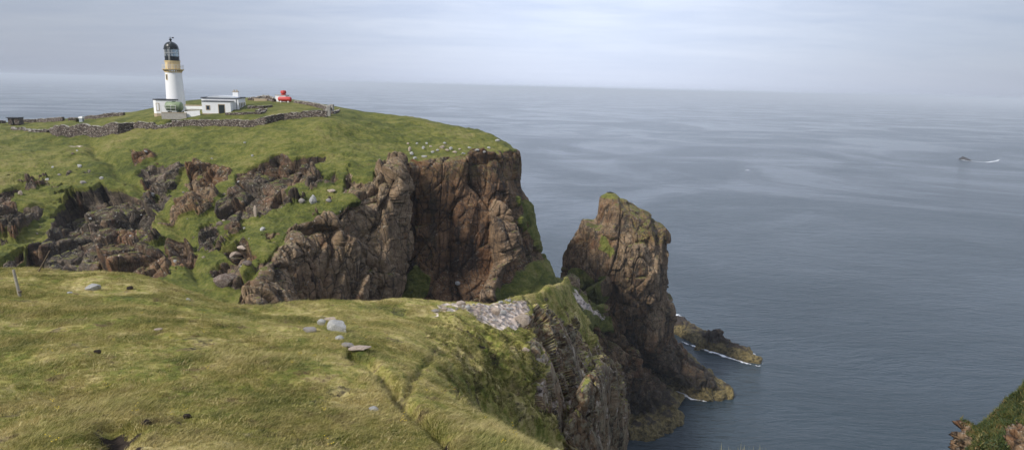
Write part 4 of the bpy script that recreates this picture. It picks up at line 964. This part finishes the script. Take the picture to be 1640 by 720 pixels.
def foam(pts, w_, label, s=1):
    C = np.array([PZ(a, b, .12) for a, b in pts]); n = 60; L = np.r_[0, np.cumsum(np.linalg.norm(np.diff(C, axis=0), axis=1))]; u = np.linspace(0, L[-1], n)
    C2 = np.stack([np.interp(u, L, C[:, i]) for i in range(3)], 1); T = np.gradient(C2, axis=0); T /= np.maximum(np.linalg.norm(T, axis=1)[:, None], 1e-6); S = np.stack([T[:, 1], -T[:, 0], 0*u], 1)
    tt = np.linspace(-1, 1, 9); taper = np.sin(np.linspace(.15, math.pi-.15, n))
    G_ = C2[:, None]+S[:, None]*(tt[None, :, None]*(w_*taper)[:, None, None]); G_[..., 2] = .08+.22*(1-tt[None, :]**2)*taper[:, None]
    e = (1-np.abs(tt[None, :])**1.5)*taper[:, None]
    o = grid_mesh('surf_foam', G_, M_foam, {'edge': e}); o['kind'] = 'stuff'; o['label'] = label; return o
foam([(1526,251),(1534,253),(1545,257),(1556,258),(1580,260),(1596,258),(1604,253)], 5, 'white surf trailing from the skerry in open sea')
foam([(1072,500),(1080,504),(1094,509)], 3.5, 'white surf on the seaward root of the long rock spur')
foam([(1190,562),(1200,566),(1212,572)], 3.2, 'white surf at the tip of the long rock spur')
foam([(1052,612),(1062,618),(1072,622)], 4.5, 'white surf in the cleft beneath the sea stack')
foam([(1148,606),(1156,612),(1164,620)], 2.2, 'white surf at the outer foot of the sea stack')
foam([(1098,541),(1110,546)], 1.3, 'thin white surf line along the landward edge of the rock spur')
foam([(1140,559),(1152,563)], 1.3, 'thin white surf line halfway along the rock spur')
foam([(1036,588),(1060,607),(1082,624),(1106,638),(1130,641),(1150,638),(1168,630),(1172,624)], 1.6, 'thin broken surf line round the foot of the sea stack')
foam([(1003,694),(1030,698),(1052,690),(1072,678),(1090,665),(1092,658)], 1.5, 'thin broken surf line round the foot of the near buttress')
foam([(1075,538),(1100,550),(1130,560),(1160,570),(1190,580),(1216,586),(1225,580)], 1.6, 'thin broken surf line along the long rock spur')
foam([(1192,273),(1202,272)], 3, 'lone whitecap on the open sea')

# ------------------------------------------------------------------ POSTS
h = cast(33, 476)
PO = empty('wooden_post', tuple(h[0]), 0); tag(PO, 'short leaning grey wooden fence post with a band near its foot', 'post')
Lp = 46*((np.array(h[0])-CAM)@Fv)/FPX
MB().tube([(0, 0, -.3), (-.02, 0, 0), (-Lp*.12, .02, Lp)], [.055, .055, .045], 8).build('post_shaft', M_woodl, PO, True)
MB().lathe([(.062, Lp*.18), (.066, Lp*.2), (.062, Lp*.24)], 8).build('post_band', M_wood, PO)
h = cast(58, 434); d_ = ((np.array(h[0])-CAM)@Fv)/FPX
PL = MB().tube([(0, 0, -.2), (24*d_, .1, 34*d_)], [.035, .02], 6).build('slanting_pole', M_wood); PL.location = h[0]; tag(PL, 'thin slanting rusty pole stuck in the rim above the dark gully', 'pole')

# ------------------------------------------------------------------ GRASS
def blade_mesh(name, nb, hmin, hmax, wid, spread, lean, seed, seg=3):
    r = np.random.default_rng(seed); vs = []; fs = []; tone_ = []
    for k in range(nb):
        a = r.uniform(0, 6.28); rad = spread*math.sqrt(r.uniform()); bx, by = rad*math.cos(a), rad*math.sin(a)
        hgt = r.uniform(hmin, hmax); az = r.uniform(0, 6.28); ln = hgt*r.uniform(.15, .6); dx = math.cos(az)*ln+lean*hgt*r.uniform(.5, 1.2); dy = math.sin(az)*ln-.25*lean*hgt
        wd = wid*r.uniform(.6, 1.3); wa = r.uniform(0, 3.14); ux, uy = math.cos(wa)*wd, math.sin(wa)*wd; b0 = len(vs); tn = r.uniform()
        for j in range(seg+1):
            u = j/seg; c = u*u; w_ = (1-u*.85)
            p = (bx+dx*c, by+dy*c, hgt*(u-.28*c*min(1, ln/hgt+abs(lean)))-.02)
            if j < seg: vs += [(p[0]-ux*w_, p[1]-uy*w_, p[2]), (p[0]+ux*w_, p[1]+uy*w_, p[2])]; tone_ += [tn, tn]
            else: vs.append(p); tone_.append(tn)
        for j in range(seg-1): fs.append((b0+2*j, b0+2*j+1, b0+2*j+3, b0+2*j+2))
        fs.append((b0+2*seg-2, b0+2*seg-1, b0+2*seg))
    me = bpy.data.meshes.new(name); me.from_pydata(vs, [], fs); at = me.attributes.new('bt', 'FLOAT', 'POINT'); at.data.foreach_set('value', np.array(tone_, np.float32))
    return me
t = NT('grass_blades'); gc = grass_color(t, True); bt = t.attr('bt'); rnd = t.n('ObjectInfo').outputs['Random']
f = t.math('ADD', t.math('MULTIPLY', bt, .6), t.math('MULTIPLY', rnd, .4))
c = t.mix(t.rng(bt, .50, .95), gc, t.mix(.5, gc, (.74, .64, .28))); c = t.mix(t.rng(bt, .45, .05, 0, .9), c, t.mix(.75, gc, (.045, .075, .008)))
c = t.mix(t.rng(rnd, .75, 1, 0, .45), c, (.50, .42, .22)); c = t.mix(t.rng(rnd, .22, 0, 0, .6), c, (.05, .07, .012))
b1 = t.n('BsdfPrincipled', {'Base Color': c, 'Roughness': .6, 'Specular IOR Level': .3}); b2 = t.n('BsdfTranslucent', {0: c})
mx = t.n('MixShader', {0: .3}); t.t.links.new(b1.outputs[0], mx.inputs[1]); t.t.links.new(b2.outputs[0], mx.inputs[2]); t.t.links.new(mx.outputs[0], t.out.inputs[0]); M_blade = t.m
t = NT('ivy_leaves'); w = t.n('NewGeometry').outputs['Position']; rnd = t.n('ObjectInfo').outputs['Random']; bt = t.attr('bt')
c = t.ramp(t.math('ADD', t.math('MULTIPLY', t.noise(w, 1.2, 4), .6), t.math('MULTIPLY', bt, .4)), [(.3, (.018, .032, .010)), (.45, (.045, .070, .018)), (.6, (.105, .105, .028)), (.75, (.20, .13, .055))])
M_leaf = t.finish(c, .6, None, .3)
t = NT('heather_sprigs'); w = t.n('NewGeometry').outputs['Position']; bt = t.attr('bt')
c = t.ramp(t.math('ADD', t.math('MULTIPLY', t.noise(w, 1.6, 4), .6), t.math('MULTIPLY', bt, .4)), [(.3, (.13, .10, .055)), (.42, (.09, .12, .02)), (.55, (.20, .20, .045)), (.66, (.30, .25, .11)), (.8, (.22, .16, .11))])
M_heath = t.finish(c, .8, None, .2)
t = NT('dead_grass_blades'); M_dead = t.finish(t.mix(t.rng(t.attr('bt'), 0, 1), (.42, .33, .14), (.74, .64, .34)), .7, None, .2)
t = NT('yellow_petals'); M_yel = t.finish((.62, .46, .05), .7)
def scatter(name, label, protos, pts, nrm, scl, seed, kind='stuff', tilt=.35):
    """one object; points carry rotation, scale and index, geometry nodes place the tufts"""
    coll = bpy.data.collections.new(name+'_source')
    for p in protos: coll.objects.link(p)
    me = bpy.data.meshes.new(name); me.vertices.add(len(pts)); me.vertices.foreach_set('co', np.asarray(pts, np.float32).reshape(-1))
    r = np.random.default_rng(seed)
    rot = np.stack([-nrm[:, 1]*tilt+r.normal(0, .08, len(pts)), nrm[:, 0]*tilt+r.normal(0, .08, len(pts)), r.uniform(-.6, .6, len(pts))+1.1*fbm(np.asarray(pts)/1.8, 3, 606)], 1)
    a = me.attributes.new('rot', 'FLOAT_VECTOR', 'POINT'); a.data.foreach_set('vector', rot.astype(np.float32).reshape(-1))
    a = me.attributes.new('scl', 'FLOAT', 'POINT'); a.data.foreach_set('value', np.asarray(scl, np.float32))
    a = me.attributes.new('idx', 'INT', 'POINT'); a.data.foreach_set('value', r.integers(0, len(protos), len(pts)).astype(np.int32))
    o = bpy.data.objects.new(name, me); COL.objects.link(o); o['kind'] = kind; o['label'] = label
    ng = bpy.data.node_groups.new(name, 'GeometryNodeTree'); ng.interface.new_socket('Geometry', in_out='INPUT', socket_type='NodeSocketGeometry'); ng.interface.new_socket('Geometry', in_out='OUTPUT', socket_type='NodeSocketGeometry')
    nd = ng.nodes; gi = nd.new('NodeGroupInput'); go = nd.new('NodeGroupOutput'); ip = nd.new('GeometryNodeInstanceOnPoints'); ci = nd.new('GeometryNodeCollectionInfo')
    ci.inputs['Collection'].default_value = coll; ci.inputs['Separate Children'].default_value = True; ci.inputs['Reset Children'].default_value = True
    def at(nm, ty):
        n = nd.new('GeometryNodeInputNamedAttribute'); n.data_type = ty; n.inputs[0].default_value = nm; return n.outputs[0]
    L_ = ng.links; L_.new(gi.outputs[0], ip.inputs['Points']); L_.new(ci.outputs[0], ip.inputs['Instance']); ip.inputs['Pick Instance'].default_value = True
    L_.new(at('idx', 'INT'), ip.inputs['Instance Index']); L_.new(at('scl', 'FLOAT'), ip.inputs['Scale'])
    L_.new(at('rot', 'FLOAT_VECTOR'), ip.inputs['Rotation']); L_.new(ip.outputs[0], go.inputs[0])
    md = o.modifiers.new('scatter', 'NODES'); md.node_group = ng; return o
def proto(me, mat):
    me.materials.append(mat); return bpy.data.objects.new(me.name, me)
def sample(G_, weight, n, seed):
    """n random points on a grid surface, weight per vertex"""
    r = np.random.default_rng(seed); h_, w_ = G_.shape[:2]
    e1 = G_[1:, :-1]-G_[:-1, :-1]; e2 = G_[:-1, 1:]-G_[:-1, :-1]; cr = np.cross(e1, e2); ar = np.linalg.norm(cr, axis=2)
    wt = ar*weight.reshape(h_, w_)[:-1, :-1]; cdf = np.cumsum(wt.reshape(-1)); tot = cdf[-1]
    k = np.minimum(np.searchsorted(cdf, r.uniform(0, tot, n)), len(cdf)-1); i, j = k//(w_-1), k % (w_-1); u, v = r.uniform(size=(2, n, 1))
    p = G_[i, j]+(G_[i+1, j]-G_[i, j])*u+(G_[i, j+1]-G_[i, j])*v; nn = cr[i, j]/np.maximum(ar[i, j], 1e-9)[:, None]; nn = nn*np.sign(nn[:, 2:3]+1e-6)
    return p, nn, tot
G3, gfac, scr, soil, rkn, heather, N3 = NEAR; nz3 = np.abs(N3.reshape(-1, 3)[:, 2])
V = G3.reshape(-1, 3); dist = np.linalg.norm(V-CAM, axis=1); px, py = proj(V)
vis = (V[:, 1] > 4.2) & (V[:, 1] < 64) & (px > -90) & (px < 1060) & (py < 850)
dens = np.clip((9.0/dist)**1.55, 0, 1.6)
wg = vis*dens*np.clip(2.2*gfac-1.25-.9*scr-1.5*soil, 0, 1)*(1-.35*heather)*np.where(nz3 > .35, 1, .25)
tus = .5+.5*np.clip(fbm(V/1.1, 3, 210)+.3, 0, 1.4)
pr = [proto(blade_mesh('grass_tuft', 18, .04, .10, .0050, .085, .5, 1), M_blade), proto(blade_mesh('grass_tuft', 16, .05, .14, .0046, .08, .7, 2), M_blade),
      proto(blade_mesh('grass_tuft', 20, .03, .08, .0054, .09, .3, 3), M_blade), proto(blade_mesh('grass_tuft', 12, .07, .19, .0042, .07, .8, 4), M_blade)]
p, nn, tot = sample(G3, wg*tus, 150000, 11)
d_ = np.linalg.norm(p-CAM, axis=1); scl = rng.uniform(.65, 1.25, len(p))*np.clip((d_/12)**.4, .9, 1.4)*np.clip(.75+.5*fbm(p/1.4, 2, 77), .45, 1.4)
scatter('meadow_grass', 'wind-combed green and straw coloured grass covering the near slope', pr, p, nn, scl, 3)
wh = (V[:, 1] > 12)*(V[:, 1] < 66)*(py < 800)*np.maximum(heather*.9*(1-rkn), .12*ss(.4, .55, gfac)*rkn)*(1-scr)
ph = [proto(blade_mesh('heather_sprig', 40, .05, .16, .010, .11, .1, 21, 2), M_heath), proto(blade_mesh('heather_sprig', 34, .04, .20, .008, .10, .1, 22, 2), M_heath)]
p, nn, tot = sample(G3, wh.astype(float), 6000, 12)
pk = []
for q_ in (1, 2):
    m_ = MB()
    for k in range(3+q_):
        a_, rr_ = rng.uniform(0, 6.28), rng.uniform(0, .12); x_, y_, z_ = rr_*math.cos(a_), rr_*math.sin(a_), rng.uniform(.08, .15)
        m_.lathe([(.003, z_), (.009, z_+.004), (.003, z_+.010)], 6, None, x_, y_)
    me_ = bpy.data.meshes.new('yellow_flower'); me_.from_pydata(m_.v, [], m_.f); pk.append(proto(me_, M_yel))
pf_, nf_, _ = sample(G3, wg.astype(float), 110, 21)
scatter('wild_flowers', 'tiny yellow wild flowers dotted through the grass of the near slope', pk, pf_, nf_, rng.uniform(.8, 1.3, len(pf_)), 8)
dead = wg*(fbm(V/.9, 3, 510) > .25)
pd_, nd_, _ = sample(G3, dead.astype(float), 4500, 22); d2_ = np.linalg.norm(pd_-CAM, axis=1)
scatter('dead_grass', 'bleached dead grass stems standing above the green turf', [proto(blade_mesh('dead_tuft', 8, .10, .26, .0040, .06, .6, 61), M_dead), proto(blade_mesh('dead_tuft', 10, .06, .16, .0042, .08, .4, 62), M_dead)], pd_, nd_, rng.uniform(.6, 1.2, len(pd_)), 9)
scatter('heather', 'low heather and moss clinging to the steep edge below the scree', ph, p, nn, rng.uniform(.6, 1.4, len(p)), 4, tilt=.8)
pb = [proto(blade_mesh('leaf_clump', 30, .05, .22, .028, .16, .0, 31, 2), M_leaf), proto(blade_mesh('leaf_clump', 24, .05, .30, .022, .14, .2, 32, 2), M_leaf)]
Vb = G6.reshape(-1, 3); pxb, pyb = proj(Vb); wb = (1-rb)*(pyb < 800)*(pxb < 1720)
p, nn, tot = sample(G6, wb, 7000, 13)
scatter('cliff_greenery', 'dense dark green leafy growth on the corner bluff above the sea', pb, p, nn, rng.uniform(.6, 1.5, len(p)), 5, tilt=.8)
# grass fringe at the lip below the camera
p0 = np.array([P(rs.uniform(1158, 1236), 742+rs.uniform(-3, 10), 4.6+rs.uniform(-.3, .3)) for k in range(46)])
lip = W(1.95, 4.6, -2.75)
pf = [proto(blade_mesh('sea_lip_tuft', 16, .10, .26, .0028, .06, .15, 41, 4), M_blade)]
mound = rock_mesh(5, .5); mound.materials.append(M_near)
mo = bpy.data.objects.new('turf_lip', mound); COL.objects.link(mo); mo.location = P(1195, 800, 4.6); mo.scale = (.45, .5, .45); mo['kind'] = 'structure'
nn = np.tile([0, 0, 1.], (len(p0), 1)); scatter('lip_grass', 'few dry grass stems on the lip above the sea', pf, p0, nn, rng.uniform(.4, .8, len(p0)), 6)
# shrub by the cabinet
sh = empty('green_shrub', tuple(ground(124.5, 195)), 0); tag(sh, 'small dark green shrub leaning against the hooded cabinet', 'shrub')
m_ = blade_mesh('foliage', 260, .5, 1.7, .09, .5, .1, 51, 2); m_.materials.append(M_leaf); fo = bpy.data.objects.new('foliage', m_); COL.objects.link(fo); fo.parent = sh
MB().tube([(0, 0, -.3), (.03, 0, .5), (-.05, .05, 1.0)], [.07, .05, .03], 6).build('stem', M_wood, sh)

# ------------------------------------------------------------------ HAZE
t = NT('haze_air'); v = t.n('VolumePrincipled', {'Color': (.80, .87, .95, 1), 'Density': 1.25e-4, 'Anisotropy': 0.0}); t.t.links.new(v.outputs[0], t.out.inputs['Volume'])
hz = MB().box(-63000, 63000, -63000, 63000, -6, 128).build('haze', t.m); hz['kind'] = 'stuff'

# ------------------------------------------------------------------ LIGHT
SUN_AZ, SUN_EL = R_(229), R_(43)      # azimuth from +Y towards +X: behind the camera, to its left
sd_ = bpy.data.lights.new('sun', 'SUN'); sd_.energy = 2.5; sd_.angle = R_(7); sd_.color = (1, .955, .89)
so_ = bpy.data.objects.new('sun', sd_); COL.objects.link(so_)
dirv = Vector((math.sin(SUN_AZ)*math.cos(SUN_EL), math.cos(SUN_AZ)*math.cos(SUN_EL), math.sin(SUN_EL)))
so_.rotation_euler = dirv.to_track_quat('Z', 'Y').to_euler()
wd = bpy.data.worlds.new('World'); sc.world = wd; wd.use_nodes = True; nt = wd.node_tree; nt.nodes.clear()
t = NT.__new__(NT); t.t = nt
out = nt.nodes.new('ShaderNodeOutputWorld')
sky = t.n('TexSky', sky_type='NISHITA', sun_disc=False, sun_elevation=SUN_EL, sun_rotation=SUN_AZ, altitude=100, air_density=1.0, dust_density=2.0)
dv = t.n('TexCoord').outputs['Generated']; sp = t.n('SeparateXYZ', {0: dv})
zc = t.math('MAXIMUM', sp.outputs[2], 0.0)
den = t.math('ADD', zc, .09)
pl = t.n('CombineXYZ', {0: t.math('DIVIDE', sp.outputs[0], den), 1: t.math('DIVIDE', sp.outputs[1], den)}).outputs[0]
cl1 = t.noise(t.pos((.5, 1.3, 1), (0, 0, .12), pl), .55, 6, .6, .3)
cl2 = t.noise(t.pos((1, 1.6, 1), (0, 0, -.1), pl), 1.8, 5, .6, .4)
cf = t.math('ADD', t.math('MULTIPLY', cl1, .72), t.math('MULTIPLY', cl2, .28))
cf = t.math('ADD', t.math('MULTIPLY', t.math('SUBTRACT', cf, .5), t.rng(zc, 0, .14, .03, .5)), .51)
cc = t.ramp(cf, [(.36, (3.6, 4.25, 5.9)), (.48, (4.75, 5.35, 6.85)), (.56, (5.75, 6.25, 7.5)), (.66, (6.85, 7.25, 8.2))])
# brighter where thin cloud lies before the glare, duller to both sides
az = t.math('ARCTAN2', sp.outputs[0], sp.outputs[1])
ga = t.math('SUBTRACT', az, .10); glow = t.math('POWER', 2.718, t.math('MULTIPLY', t.math('MULTIPLY', ga, ga), -5.0))
gl_ = t.rng(glow, 0, 1, .46, .92)
up = t.rng(zc, .12, .8, 1.0, 1.5)
cc = t.n('VectorMath', {0: cc, 3: t.math('MULTIPLY', gl_, up)}, operation='SCALE').outputs[0]
cm = t.mix(.88, sky.outputs[0], cc)
bg = t.n('Background', {0: cm, 1: .1}); nt.links.new(bg.outputs[0], out.inputs[0])

vs_ = sc.view_settings; vs_.view_transform = 'Standard'; vs_.look = 'None'; vs_.exposure = .72; vs_.gamma = 1; vs_.use_curve_mapping = False
sc.render.engine = 'CYCLES'; cy = sc.cycles; cy.use_denoising = True; cy.max_bounces = 6; cy.diffuse_bounces = 3; cy.glossy_bounces = 3; cy.transparent_max_bounces = 8; cy.volume_bounces = 0; cy.caustics_reflective = False; cy.caustics_refractive = False
